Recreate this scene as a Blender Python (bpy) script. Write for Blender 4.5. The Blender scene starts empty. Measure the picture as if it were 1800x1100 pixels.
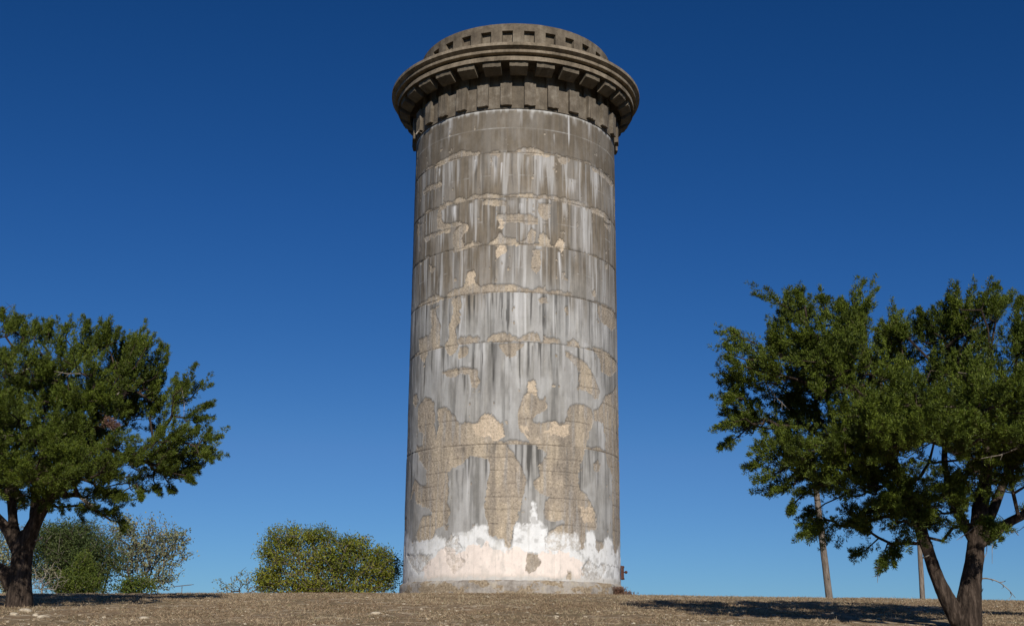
import bpy, math, random
import numpy as np
from mathutils import Vector, Matrix

# ------------------------------------------------------------------ camera, sky, sun, exposure
scene = bpy.context.scene
COL = scene.collection
RAD = math.radians

EYE = (0.0, 0.0, 0.0)            # eye of the photographer, 1.6 m above the foot of the rise
PITCH, ROLL, YAW, FOCAL = 0.2676, 0.0085, -0.0017, 2097.8
_c, _s = math.cos(YAW), math.sin(YAW)
_r0 = Vector((_c, -_s, 0)); _h = Vector((_s, _c, 0))
FWD = _h * math.cos(PITCH) + Vector((0, 0, 1)) * math.sin(PITCH)
_u0 = _h * -math.sin(PITCH) + Vector((0, 0, 1)) * math.cos(PITCH)
RIGHT = _r0 * math.cos(ROLL) + _u0 * math.sin(ROLL)
UP = _u0 * math.cos(ROLL) - _r0 * math.sin(ROLL)
cam_data = bpy.data.cameras.new("camera")
cam_data.sensor_width = 36.0
cam_data.lens = 36.0 * FOCAL / 1800.0
cam_data.clip_end = 9000.0
cam = bpy.data.objects.new("camera", cam_data)
COL.objects.link(cam)
_m = Matrix((RIGHT, UP, -FWD)).transposed().to_4x4()
_m.translation = Vector(EYE)
cam.matrix_world = _m
scene.camera = cam

SUN_EL, SUN_AZ = RAD(29.0), RAD(9.0)      # high behind the camera, a little to the right
world = bpy.data.worlds.new("World")
scene.world = world
world.use_nodes = True
wn, wl = world.node_tree.nodes, world.node_tree.links
wn.clear()
sky = wn.new("ShaderNodeTexSky")
sky.sky_type = 'NISHITA'
sky.sun_disc = False
sky.sun_elevation = SUN_EL
sky.sun_rotation = math.pi - SUN_AZ
sky.altitude = 1500.0
sky.air_density = 1.0
sky.dust_density = 0.0
sky.ozone_density = 4.0
bg = wn.new("ShaderNodeBackground"); bg.inputs[1].default_value = 0.07
wo = wn.new("ShaderNodeOutputWorld")
# colour response of the camera to the clear sky, one power curve per channel, same for every direction
_sep = wn.new("ShaderNodeSeparateColor"); _com = wn.new("ShaderNodeCombineColor")
wl.new(sky.outputs[0], _sep.inputs[0])
for _i, (_a, _x, _g, _cap) in enumerate(((.0072, .0595, 1.92, .385), (.0495, .1095, 1.28, .625), (.184, .2232, 1.20, .90))):
    _p = wn.new("ShaderNodeMath"); _p.operation = 'POWER'; _p.inputs[1].default_value = _g - 1
    _q = wn.new("ShaderNodeMath"); _q.operation = 'MULTIPLY'; _q.inputs[1].default_value = _a / _x ** _g * .07 ** (_g - 1)
    _k = wn.new("ShaderNodeMath"); _k.operation = 'MINIMUM'; _k.inputs[1].default_value = _cap
    _f = wn.new("ShaderNodeMath"); _f.operation = 'MULTIPLY'
    wl.new(_sep.outputs[_i], _p.inputs[0]); wl.new(_p.outputs[0], _q.inputs[0]); wl.new(_q.outputs[0], _k.inputs[0])
    wl.new(_k.outputs[0], _f.inputs[0]); wl.new(_sep.outputs[_i], _f.inputs[1]); wl.new(_f.outputs[0], _com.inputs[_i])
wl.new(_com.outputs[0], bg.inputs[0]); wl.new(bg.outputs[0], wo.inputs[0])

sun_data = bpy.data.lights.new("sun", 'SUN')
sun_data.energy = 4.6
sun_data.angle = RAD(0.53)
sun_data.color = (1.0, 0.95, 0.86)
sun = bpy.data.objects.new("sun", sun_data)
COL.objects.link(sun)
_to = Vector((math.sin(SUN_AZ) * math.cos(SUN_EL), -math.cos(SUN_AZ) * math.cos(SUN_EL), math.sin(SUN_EL)))
sun.rotation_euler = _to.to_track_quat('Z', 'Y').to_euler()
sun.location = (0, -20, 40)

scene.render.engine = 'CYCLES'
scene.cycles.diffuse_bounces = 2
scene.view_settings.view_transform = 'Standard'
scene.view_settings.look = 'None'
scene.view_settings.exposure = 0.0
scene.view_settings.gamma = 1.0
scene.view_settings.use_curve_mapping = False

# ------------------------------------------------------------------ measured wear of the tower shaft
# outlines as "degrees round the shaft, height in shaft radii above the eye"
BARE_PATCHES = [
    "-49.7,4.361 -42.2,4.394 -34.2,4.409 -28.8,4.421 -24.9,4.404 -24.1,4.38 -19.2,4.382 -18.8,4.353 -26.1,4.351 -32.3,4.352 -39,4.337 -49.1,4.336",
    "-14.1,4.365 -11.1,4.381 -7.7,4.366 -7.8,4.322 -9.1,4.302 -11,4.339 -13.7,4.34",
    "0.1,4.368 5,4.402 13.7,4.396 15.2,4.364 20.7,4.361 16.8,4.326 11,4.335 4.6,4.342",
    "23.2,4.342 30,4.373 30.9,4.348 27.8,4.274 24.8,4.278",
    "-34.9,3.928 -32.7,3.962 -29.1,3.961 -26.5,3.922 -22,3.951 -17.6,3.942 -13.8,3.953 -7,3.928 1.1,3.945 6.6,3.953 9.2,3.94 19.1,3.951 28.2,3.944 34.4,3.943 41.4,3.951 40.8,3.907 31.7,3.898 23.1,3.906 12.2,3.91 1.1,3.913 -10,3.913 -20.8,3.917 -28.2,3.913 -34.4,3.906",
    "-17.6,3.894 -14.5,3.903 -4,3.879 -4.8,3.832 -11.4,3.833 -16.8,3.852",
    "-46.2,3.891 -44.6,3.933 -39.8,3.926 -39.2,3.896 -43.4,3.879 -42.7,3.779 -39.5,3.731 -35.1,3.729 -30.1,3.727 -28.3,3.687 -32.3,3.686 -42,3.686 -46.4,3.719 -46,3.793",
    "-34.5,3.638 -31.3,3.669 -28.8,3.689 -25.4,3.68 -25.7,3.599 -27.8,3.598 -29,3.554 -26.8,3.487 -33.8,3.466 -35.2,3.532",
    "-9.5,3.74 -6.9,3.752 -3.2,3.737 1.1,3.757 7,3.747 11.5,3.718 12.2,3.665 6.3,3.659 -3.9,3.669 -5.4,3.636 -6.8,3.597 -8.7,3.625 -8,3.678 -9.5,3.706",
    "-10.4,3.505 -7.2,3.577 -4.9,3.515 -2.4,3.528 2,3.482 1.6,3.448 -3.8,3.455 -4.1,3.382 -6.3,3.369 -9.2,3.318 -9.6,3.385 -8.6,3.45 -14.2,3.463",
    "2.7,3.482 6.3,3.518 7.1,3.585 9.3,3.608 11.1,3.576 10.8,3.489 7.1,3.472",
    "12.6,3.511 13,3.566 15.3,3.583 18.7,3.522 18.5,3.461 13,3.465",
    "21.1,3.467 22.7,3.515 25.1,3.537 27.9,3.504 27.6,3.47 24.7,3.415 23.5,3.446",
    "9.3,3.414 13.8,3.419 13.4,3.233 11.6,3.191 9,3.234",
    "-35.1,3.464 -30.2,3.483 -25.2,3.492 -20.3,3.499 -17.2,3.474 -20.3,3.459 -27.6,3.449 -33.7,3.432",
    "-24.8,3.208 -22,3.222 -20.8,3.174 -21.1,3.108 -16.8,3.069 -10.9,3.082 -6.5,3.073 -2.2,3.081 1.4,3.065 4.3,3.04 9.4,3.038 13.8,3.069 17.6,3.042 23.8,3.054 27.9,3.044 31.4,3.034 31.4,3.018 23.8,3.017 12.3,3.012 -2.1,3.009 -16.8,3.01 -28.7,3.005 -36.8,3.01 -37.8,3.042 -31.4,3.078 -27.1,3.087 -26.4,3.159",
    "-52.5,3.38 -50.4,3.357 -46.7,3.329 -49,3.29 -51.6,3.308",
    "45.1,3.098 47.4,3.127 49.2,3.107 48,3.069 46.2,3.069",
    "58,3.432 61.5,3.442 61.4,3.393 58.8,3.388",
    "57.8,3.85 67.7,3.863 66.3,3.784 61.2,3.798",
    "45.2,3.934 50.7,3.947 58,3.95 67.8,3.906 65.4,3.871 54.8,3.883 45.8,3.894",
    "-58.5,3.671 -51.3,3.685 -44.1,3.681 -35.9,3.677 -36.9,3.646 -48.6,3.638 -56.8,3.621",
    "45,4.334 51.1,4.346 62.2,4.347 76,4.335 71.8,4.285 58.5,4.293 47.3,4.311",
    "-69.8,3.874 -66.1,3.881 -64.5,3.772 -67.7,3.733",
    "12.2,3.862 19.1,3.862 18.7,3.738 15.3,3.704 13,3.754",
    "-62.1,4.173 -51.3,4.184 -42.9,4.156 -43.3,4.123 -51.1,4.126 -60.1,4.126",
    "-56.4,3.017 -52.9,3.057 -46.1,3.059 -40.7,3.027 -40.2,2.999 -53.4,2.992",
    "-34.4,2.995 -28.7,2.988 -28.2,2.914 -30.2,2.853 -29.2,2.76 -31.3,2.699 -30.8,2.62 -29.8,2.541 -32.3,2.468 -34.5,2.454 -36.4,2.503 -38.4,2.56 -35.2,2.63 -36.3,2.737 -34.1,2.81 -32.9,2.886",
    "-50,2.939 -45.9,2.938 -42.2,2.754 -42.4,2.584 -49.7,2.553 -51.2,2.677 -48.4,2.773 -49.8,2.871",
    "-29.9,2.592 -28.2,2.621 -19.5,2.611 -17.1,2.572 -17.9,2.554 -29,2.552",
    "-14.2,2.569 -12,2.605 -6.2,2.628 -2,2.621 1.6,2.589 3,2.57 5.9,2.617 9.5,2.642 12.8,2.616 13.5,2.572 13.5,2.557 -1.9,2.553 -13.4,2.555",
    "15.3,2.568 16.1,2.595 20.6,2.605 24.2,2.582 24.2,2.556 16.1,2.56",
    "28.2,2.584 31.2,2.61 35.7,2.589 36.1,2.558 29.1,2.56",
    "-7.3,2.539 3.8,2.539 5.2,2.527 1.7,2.462 1,2.417 -2.5,2.398 -5.4,2.462",
    "-29.7,2.463 -28.9,2.526 -24.8,2.531 -23.6,2.491 -25.5,2.43 -28.8,2.417",
    "-39.9,2.318 -32.1,2.327 -23.8,2.326 -18.8,2.3 -18.4,2.268 -17.5,2.192 -18.2,2.142 -20.9,2.151 -22.1,2.209 -23.7,2.262 -28.6,2.282 -33.7,2.254 -37.4,2.274",
    "27.8,2.499 30.3,2.486 32.9,2.453 35.6,2.447 40.4,2.42 44.5,2.354 47.8,2.273 52,2.169 50,2.099 46.5,2.128 37.3,2.169 35.5,2.241 36.5,2.32 32,2.4 27.8,2.442",
    "51,2.995 55.1,3.026 61.6,3.026 72.4,3.027 75.8,2.897 67.5,2.82 53.5,2.844 50.9,2.915",
    "44.7,2.576 51.8,2.586 60.8,2.578 74.1,2.535 75.9,2.461 62.2,2.358 52.9,2.38 51.7,2.494",
    "7.4,2.187 9.2,2.203 11.4,2.196 11.4,2.09 13.2,2.042 16.1,2.038 17.6,1.984 16.9,1.952 12.5,1.917 10.3,1.866 11.4,1.793 14.7,1.783 16.9,1.797 19.8,1.807 26.8,1.82 28.1,1.887 28.9,1.975 31,2.004 36.3,2.03 41.1,2.025 44.8,1.99 45.8,1.909 44.1,1.792 9,1.742 4,1.74 2.3,1.794 2.9,1.887 3.3,1.986 5.3,2.061 7.1,2.099",
    "-42.2,1.979 -39.8,1.999 -37.4,2.001 -34.1,1.957 -30.6,1.895 -28,1.829 -23.2,1.792 -20.9,1.778 -19.4,1.807 -17.6,1.867 -13.6,1.908 -10,1.887 -7.2,1.825 -4.6,1.738 -41.3,1.775",
    "-60.2,2.049 -52.3,2.118 -47.4,2.092 -45,2.036 -44.2,1.907 -44.4,1.781 -58.5,1.812 -60.4,1.894",
    "49.9,2.009 56.9,2.157 66,2.226 75.1,2.31 77.6,1.88 55,1.817 54.4,1.893 46.3,1.911 45.9,1.992 51.2,2.038",
    "-61.8,2.688 -56.9,2.696 -48.8,2.682 -51.5,2.519 -54.6,2.45 -59.4,2.519",
    "-67.7,2.176 -62.5,2.173 -59.6,2.112 -62.9,2.057 -67.4,2.109",
    "12.3,2.952 16.8,2.978 17.6,2.927 13.8,2.908",
    "27.1,2.893 29.2,2.911 29.6,2.847 27.9,2.83",
    "-61.1,1.681 -54,1.68 -54.7,1.886 -44.9,1.864 -42.8,1.744 -43.8,1.645 -41.3,1.856 -20.7,1.826 -5,1.818 -4.1,1.719 -7.3,1.664 -4.9,1.663 -2.4,1.621 4,1.455 5.6,1.387 6.4,1.305 5.3,1.194 4.1,1.126 3.3,1.044 1.8,0.963 -0.1,0.908 -0.5,0.828 -0.1,0.774 -1.2,0.747 -3.6,0.761 -3.6,0.828 -8.3,0.854 -11.5,0.848 -12.4,0.963 -14.1,1.099 -13.4,1.194 -11.9,1.331 -11.5,1.414 -12,1.511 -15.3,1.527 -22.1,1.539 -26.5,1.466 -31.2,1.45 -34.6,1.405 -33.8,1.25 -34.2,1.153 -32,1.055 -34.3,0.96 -41.7,0.925 -43.8,0.845 -54.5,0.834 -58.9,0.874 -52.2,1.048 -43.7,1.052 -46.9,1.112 -59.1,1.171 -61.5,1.29 -68.2,1.215 -61.9,1.392 -53,1.318 -49.4,1.32 -50.4,1.457 -57,1.57",
    "3,1.819 43.2,1.871 42.5,1.755 39.6,1.62 38.4,1.547 35.8,1.486 34.7,1.344 36.7,1.263 40.4,1.226 44.4,1.134 46.8,1.054 47.4,0.985 46.1,0.928 39.1,0.934 39,0.769 31,0.735 29.1,0.788 23.7,0.744 17,0.753 16.2,0.833 18.2,0.888 21.2,0.931 24.7,0.947 26.9,0.976 25.6,1.002 20.3,0.985 17,0.996 15.7,1.063 16.6,1.159 19.5,1.203 15.3,1.213 11.2,1.252 9.6,1.306 13.7,1.377 13.2,1.46 17,1.561 12,1.627 7.9,1.666 5.5,1.735",
    "56.5,1.904 79.7,1.971 82.2,1.495 80.1,1.048 71,0.748 65.4,0.755 63.5,0.951 64.6,1.455 57.8,1.557 56.3,1.728",
    "45.3,1.502 48.6,1.559 51.4,1.514 49.2,1.438 47.2,1.442",
    "7,0.696 11.7,0.711 14.1,0.632 11.4,0.564 9,0.544 6.6,0.563",
    "35.8,0.577 41.2,0.676 45.8,0.639 48.3,0.613 54,0.66 55.5,0.606 50.9,0.52 44.5,0.509 36.8,0.524",
    "-35.1,0.811 -31.3,0.869 -27.5,0.86 -25.6,0.751 -26,0.671 -22.9,0.643 -26.3,0.59 -29.9,0.545 -34.9,0.661",
    "27.7,0.558 30,0.56 30.4,0.5 27.7,0.498",
    "47.3,0.846 52.7,0.838 53.4,0.784 48.5,0.744 46.6,0.79",
    "-71.1,0.732 -44.1,0.708 -45.7,0.6 -55.2,0.558 -62.7,0.626",
]
WHITEWASH = [
    "-84.5,1.043 -61.6,0.842 -43.9,0.858 -42.8,0.885 -34.2,0.851 -26.7,0.894 -22.3,0.912 -17.3,0.951 -12.4,0.963 -11.5,0.855 -3.6,0.828 -2,0.754 -0.1,0.774 0.6,0.949 8.9,0.965 9,1.148 11.2,1.149 12.5,0.993 17.8,0.929 17,0.874 22,0.918 29.2,0.91 35.5,0.902 35.9,0.753 39,0.755 39.7,0.934 45.5,0.941 46.6,0.859 52.7,0.838 54.3,0.896 63.4,0.894 65.4,0.755 84.5,0.918 84.5,0.669 -84.5,0.473",
]
PINK_WASH = [
    "-55.2,0.537 -43.5,0.707 -35,0.77 -25.6,0.724 -21.3,0.777 -11.5,0.801 -9.8,0.734 -3.5,0.707 -2,0.747 6.6,0.749 7.4,0.696 16.2,0.739 29.1,0.734 36.9,0.672 35.8,0.516 -3.4,0.502 -28,0.511",
]
PALE_PATCHES = [
    "-17.6,1.867 -13.6,1.908 -10,1.887 -7.2,1.825 -4.6,1.738 -18.6,1.745",
    "18.3,1.799 26.8,1.82 27.6,1.762 16.9,1.748",
    "7.4,2.187 9.2,2.203 11.4,2.196 11.4,2.09 7.5,2.062",
    "21.1,3.467 22.7,3.515 25.1,3.537 27.9,3.504 27.6,3.47 24.7,3.415 23.5,3.446",
    "-8.4,3.705 -4.3,3.69 -5.4,3.636 -6.8,3.597 -8.7,3.625",
    "-9.7,3.451 -4.2,3.448 -4.1,3.382 -6.3,3.369 -9.2,3.318",
    "-27,3.67 -25.4,3.68 -25.7,3.613 -27.4,3.61",
    "-24.8,3.208 -22,3.222 -20.8,3.174 -21.5,3.109 -24.3,3.108",
    "-19.8,1.826 -5,1.818 -4.1,1.719 -7.3,1.664 -18.9,1.712",
    "18.7,1.83 29.5,1.845 27.5,1.728 20.4,1.719",
    "34.1,1.148 43.8,1.119 46.4,0.997 39.2,0.989",
    "2.2,1.818 6.3,1.82 7.9,1.68",
]
STREAKS = [
    (-10.5, 2.534, 1.715, 3.3, -0.8),
    (-24.2, 2.998, 2.697, 1.1, -0.8),
    (-10.8, 3.006, 2.823, 0.8, -0.7),
    (-0.7, 3.002, 2.781, 1, -0.6),
    (-15.3, 3.01, 2.892, 0.6, -0.5),
    (9.5, 2.517, 2.239, 0.6, -0.8),
    (13.8, 2.895, 2.649, 0.8, -0.8),
    (23, 2.548, 2.154, 3.6, -0.4),
    (18, 2.476, 2.273, 0.6, -0.6),
    (-29.2, 2.411, 2.118, 0.8, -0.8),
    (-25.5, 2.265, 2.075, 1, -0.7),
    (24.6, 3.032, 2.589, 3.6, -0.45),
    (46.9, 2.557, 2.335, 1.1, -0.7),
    (-39.7, 3.024, 2.692, 2, -0.6),
    (-54.1, 2.994, 2.751, 1.4, -0.5),
    (-17.1, 2.546, 2.47, 0.8, -0.5),
    (-20.2, 2.55, 2.422, 0.7, -0.5),
    (7.9, 3.006, 2.915, 0.7, -0.6),
    (-7.2, 3.003, 2.886, 0.6, -0.5),
    (45, 3.013, 2.589, 3.4, -0.4),
    (31.1, 2.295, 1.967, 2.1, -0.3),
    (-27, 2.977, 2.768, 1.5, 0.7),
    (35.9, 3.009, 2.576, 4.2, 0.5),
    (-22.7, 2.375, 1.81, 0.8, 0.7),
    (8.4, 2.529, 2.213, 1.1, 0.6),
    (-42.4, 2.584, 1.977, 1.8, 0.4),
    (31.2, 2.5, 2.219, 1, 0.5),
    (40.5, 2.602, 2.42, 2.5, 0.4),
    (-32, 2.288, 2.212, 2.2, 0.4),
    (-15.3, 3.01, 2.634, 4.5, 0.15),
    (2.2, 3.002, 2.641, 6.5, 0.2),
    (51.1, 1.948, 1.77, 2.5, 0.5),
    (40.3, 3.96, 3.059, 4.2, 0.45),
    (33.5, 3.933, 3.078, 1.8, 0.4),
    (23.9, 3.413, 3.054, 1.3, 0.8),
    (-10.3, 4.324, 3.938, 2.7, 0.45),
    (-21.9, 4.305, 4.109, 0.8, 0.8),
    (-7.2, 4.252, 3.935, 0.8, 0.6),
    (12.9, 4.332, 3.945, 3.4, 0.5),
    (6.9, 4.309, 4.129, 0.9, 0.7),
    (-33.9, 3.883, 3.69, 2.6, 0.8),
    (-23.9, 3.881, 3.58, 1.8, 0.6),
    (32.2, 4.15, 3.927, 4.2, 0.5),
    (49.8, 4.346, 3.947, 3.2, 0.6),
    (-38.3, 3.913, 3.733, 1, 0.5),
    (-1.1, 3.879, 3.784, 2.9, 0.5),
    (-26.7, 3.426, 3.265, 1.1, 0.5),
    (-13.7, 3.874, 3.589, 1.1, 0.3),
    (-5.2, 3.395, 3.092, 2.9, 0.3),
    (-61.1, 4.383, 3.125, 3.8, 0.3),
    (3.3, 3.853, 3.771, 1.5, 0.6),
    (38.3, 3.882, 3.661, 1.2, 0.6),
    (-31.4, 4.334, 3.983, 1.2, 0.4),
    (-45.4, 4.31, 4.21, 1.4, 0.7),
    (-10.3, 4.324, 4.13, 0.6, -0.7),
    (-21.1, 4.288, 4.066, 0.7, -0.5),
    (11.4, 4.287, 4.121, 0.5, -0.8),
    (53.9, 4.355, 4.039, 1.3, -0.6),
    (37.1, 3.494, 3.05, 1.4, -0.6),
    (42, 3.35, 3.066, 1.2, -0.6),
    (-1.3, 3.892, 3.757, 0.6, -0.7),
    (41.3, 3.881, 3.482, 2.1, -0.3),
    (-31.6, 3.848, 3.683, 0.8, -0.5),
    (29.5, 3.904, 3.822, 0.7, -0.6),
    (-49, 4.314, 3.971, 3.8, -0.25),
    (-52.3, 4.076, 3.706, 5.6, -0.3),
    (-24.6, 3.718, 3.637, 0.8, -0.4),
    (3.2, 4.791, 4.491, 0.9, 0.8),
    (29.7, 4.81, 4.37, 1, 0.8),
    (17.3, 4.875, 4.723, 1, 0.8),
    (-38, 4.791, 4.423, 2.8, 0.6),
    (45.2, 4.841, 4.471, 2, 0.5),
    (8.8, 4.789, 4.676, 1.8, 0.4),
    (-13.3, 4.801, 4.74, 3.3, 0.3),
    (21.3, 4.568, 4.388, 0.5, 0.6),
    (-31.6, 4.58, 4.489, 0.9, 0.5),
    (-20.5, 4.801, 4.559, 0.7, 0.4),
    (-55.7, 4.721, 4.375, 2, 0.5),
    (33.9, 4.797, 4.69, 3.1, 0.3),
    (-46.6, 4.775, 4.464, 2.6, -0.5),
    (-21.3, 4.367, 4.2, 1.2, 0.6),
    (-11.3, 4.303, 4.182, 2.4, 0.5),
    (-52.7, 4.749, 4.435, 1.8, -0.4),
    (-20.5, 1.628, 1.488, 1.2, -0.7),
    (-28.8, 1.426, 1.217, 1.1, -0.5),
    (-25.6, 1.437, 1.022, 0.9, -0.4),
    (23, 1.504, 1.385, 1.4, -0.7),
    (35.3, 1.506, 1.415, 1.2, -0.5),
    (-23, 1.532, 0.898, 0.6, 0.8),
    (47.9, 1.507, 1.139, 1.6, 0.4),
    (54, 1.868, 1.006, 2.2, 0.5),
    (-36.5, 1.619, 1.491, 3.2, -0.4),
    (-26.7, 1.62, 1.55, 3.7, -0.5),
    (8.7, 1.666, 1.471, 1.6, -0.3),
    (12.5, 1.184, 1.021, 1, 0.3),
    (33.5, 1.065, 0.955, 0.8, -0.5),
    (24.3, 1.484, 1.415, 2.7, -0.4),
    (-10.5, 1.636, 1.539, 4.1, -0.4),
    (76, 1.93, 1.626, 3.6, -0.6),
    (49.2, 1.438, 1.254, 1.4, -0.4),
    (-69.4, 1.895, 1.298, 10.8, -0.3),
]

# ------------------------------------------------------------------ helpers
R0 = 3.8                       # shaft radius, metres
TX, TY = 0.0, 11.268 * R0      # tower axis


def at(px, py, y):
    """point of the world at distance y that lies on a measured sight line of the survey photograph"""
    d = FWD + RIGHT * ((px - 900.0) / FOCAL) - UP * ((py - 550.0) / FOCAL)
    t = y / d.y
    return np.array((d.x * t, d.y * t, d.z * t))


def hash2(ix, iy, seed):
    h = (ix.astype(np.int64) * 374761393 + iy.astype(np.int64) * 668265263 + seed * 2147483647 + 1013904223) & 0xffffffff
    h = ((h ^ (h >> 13)) * 1274126177) & 0xffffffff
    h = (h ^ (h >> 16)) & 0xffffffff
    return h / 4294967295.0


def vn(x, y, seed=0):
    x, y = np.broadcast_arrays(np.asarray(x, float), np.asarray(y, float))
    ix, iy = np.floor(x), np.floor(y)
    fx, fy = x - ix, y - iy
    fx, fy = fx * fx * (3 - 2 * fx), fy * fy * (3 - 2 * fy)
    a = hash2(ix, iy, seed); b = hash2(ix + 1, iy, seed)
    c = hash2(ix, iy + 1, seed); d = hash2(ix + 1, iy + 1, seed)
    return (a * (1 - fx) + b * fx) * (1 - fy) + (c * (1 - fx) + d * fx) * fy


def fbm(x, y, seed=0, o=4):
    s, a, t = 0.0, 1.0, 0.0
    for k in range(o):
        s = s + a * vn(x * 2 ** k, y * 2 ** k, seed + 17 * k); t += a; a *= .55
    return s / t


def sst(a, b, x):
    t = np.clip((x - a) / (b - a), 0, 1)
    return t * t * (3 - 2 * t)


def mesh_from(name, v, tris=None, quads=None, mat=None, smooth=False):
    me = bpy.data.meshes.new(name)
    v = np.asarray(v, np.float32)
    parts, starts, n = [], [], 0
    if tris is not None and len(tris):
        tris = np.asarray(tris, np.int32); parts.append(tris.ravel())
        starts.append(n + 3 * np.arange(len(tris))); n += 3 * len(tris)
    if quads is not None and len(quads):
        quads = np.asarray(quads, np.int32); parts.append(quads.ravel())
        starts.append(n + 4 * np.arange(len(quads))); n += 4 * len(quads)
    li = np.concatenate(parts); st = np.concatenate(starts)
    me.vertices.add(len(v)); me.vertices.foreach_set('co', v.ravel())
    me.loops.add(len(li)); me.loops.foreach_set('vertex_index', li.astype(np.int32))
    me.polygons.add(len(st)); me.polygons.foreach_set('loop_start', st.astype(np.int32))
    me.polygons.foreach_set('use_smooth', np.full(len(st), smooth))
    me.update(calc_edges=True); me.validate()
    if mat: me.materials.append(mat)
    return me


def obj(name, me, parent=None, loc=None, rotz=0.0, label=None, cat=None, group=None, kind=None):
    o = bpy.data.objects.new(name, me)
    COL.objects.link(o)
    if parent: o.parent = parent
    if loc is not None: o.location = loc
    if rotz: o.rotation_euler = (0, 0, rotz)
    if label: o['label'] = label
    if cat: o['category'] = cat
    if group: o['group'] = group
    if kind: o['kind'] = kind
    return o


def thing(name, label, cat, loc=(0, 0, 0), group=None):
    return obj(name, None, None, loc, 0, label, cat, group)


class Acc:
    """collects pieces of ONE part"""
    def __init__(s): s.v, s.t, s.q, s.n = [], [], [], 0

    def add(s, v, t=None, q=None):
        v = np.asarray(v, float).reshape(-1, 3)
        if t is not None and len(t): s.t.append(np.asarray(t, int).reshape(-1, 3) + s.n)
        if q is not None and len(q): s.q.append(np.asarray(q, int).reshape(-1, 4) + s.n)
        s.v.append(v); s.n += len(v)

    def mesh(s, name, mat, smooth=False, origin=(0, 0, 0)):
        return mesh_from(name, np.concatenate(s.v) - np.asarray(origin),
                         np.concatenate(s.t) if s.t else None, np.concatenate(s.q) if s.q else None, mat, smooth)

    def tube(s, pts, rad, sides=8, cap=True, wob=0.0, seed=0, ridge=0.0):
        pts = np.asarray(pts, float); rad = np.asarray(rad, float)
        n = len(pts)
        tan = np.gradient(pts, axis=0); tan /= np.linalg.norm(tan, axis=1)[:, None] + 1e-9
        ref = np.array((0.3, 1.0, 0.1)) if abs(tan[0][1]) < .8 else np.array((1.0, .1, .2))
        a = np.cross(tan, ref); a /= np.linalg.norm(a, axis=1)[:, None]
        b = np.cross(tan, a)
        th = np.arange(sides) * 2 * np.pi / sides
        rr = rad[:, None] * np.ones(sides)[None]
        if wob or ridge:
            L = np.concatenate(([0], np.cumsum(np.linalg.norm(np.diff(pts, axis=0), axis=1))))
            cx, cy = np.cos(th)[None], np.sin(th)[None]
            rr = rr * (1 + wob * (fbm(cx * 1.3 + 7 + 0 * L[:, None], cy * 1.3 + L[:, None] * 1.7, seed, 3) - .5) * 2)
            rr = rr * (1 + ridge * (fbm(th[None] * 5 + np.sin(L[:, None] * 1.5), L[:, None] * 2.5, seed + 5, 3) - .5) * 2)
        v = pts[:, None] + rr[..., None] * (np.cos(th)[None, :, None] * a[:, None] + np.sin(th)[None, :, None] * b[:, None])
        i = np.arange(n - 1)[:, None] * sides; j = np.arange(sides)[None]; k = (j + 1) % sides
        q = np.stack((i + j, i + k, i + sides + k, i + sides + j), -1).reshape(-1, 4)
        s.add(v, None, q)
        if cap:
            base = s.n - n * sides
            for o, w in ((base, 1), (base + (n - 1) * sides, -1)):
                idx = o + np.arange(sides)[::w]
                s.t.append(np.array([(idx[0], idx[m + 1], idx[m]) if w == 1 else (idx[0], idx[m], idx[m + 1]) for m in range(1, sides - 1)]))


def curve(pts, n=10, k=None):
    """Catmull-Rom through points"""
    P = np.asarray(pts, float); P = np.vstack((2 * P[0] - P[1], P, 2 * P[-1] - P[-2]))
    out = []
    for i in range(1, len(P) - 2):
        for t in np.linspace(0, 1, n, endpoint=False):
            a, b, c, d = P[i - 1], P[i], P[i + 1], P[i + 2]
            out.append(.5 * (2 * b + (c - a) * t + (2 * a - 5 * b + 4 * c - d) * t * t + (3 * b - a - 3 * c + d) * t ** 3))
    out.append(P[-2])
    return np.array(out)


# ------------------------------------------------------------------ materials
def new_mat(name, rough=.9, spec=.2):
    m = bpy.data.materials.new(name); m.use_nodes = True
    nt = m.node_tree; b = nt.nodes['Principled BSDF']
    b.inputs['Roughness'].default_value = rough
    b.inputs['Specular IOR Level'].default_value = spec
    return m, nt, b


def N(nt, typ, **kw):
    n = nt.nodes.new(typ)
    for k, v in kw.items():
        if k in n.inputs: n.inputs[k].default_value = v
        else: setattr(n, k, v)
    return n


def world_pos(nt, scale=(1, 1, 1)):
    g = N(nt, 'ShaderNodeNewGeometry'); mp = N(nt, 'ShaderNodeMapping')
    mp.inputs['Scale'].default_value = scale
    nt.links.new(g.outputs['Position'], mp.inputs['Vector'])
    return mp.outputs[0]


def noise(nt, vec, scale, detail=4.0, rough=.6):
    n = N(nt, 'ShaderNodeTexNoise'); n.inputs['Scale'].default_value = scale
    n.inputs['Detail'].default_value = detail; n.inputs['Roughness'].default_value = rough
    nt.links.new(vec, n.inputs['Vector'])
    return n.outputs['Fac']


def ramp(nt, fac, stops):
    r = N(nt, 'ShaderNodeValToRGB'); e = r.color_ramp.elements
    while len(e) < len(stops): e.new(.5)
    for x, (p, c) in zip(e, stops): x.position = p; x.color = (*c, 1)
    nt.links.new(fac, r.inputs[0])
    return r.outputs[0]


def mixc(nt, fac, a, b, mode='MIX'):
    n = N(nt, 'ShaderNodeMix', data_type='RGBA', blend_type=mode)
    for sock, val in ((0, fac), (6, a), (7, b)):
        if hasattr(val, 'links'): nt.links.new(val, n.inputs[sock])
        elif isinstance(val, (int, float)): n.inputs[sock].default_value = val
        else: n.inputs[sock].default_value = (*val, 1)
    return n.outputs[2]


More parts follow.
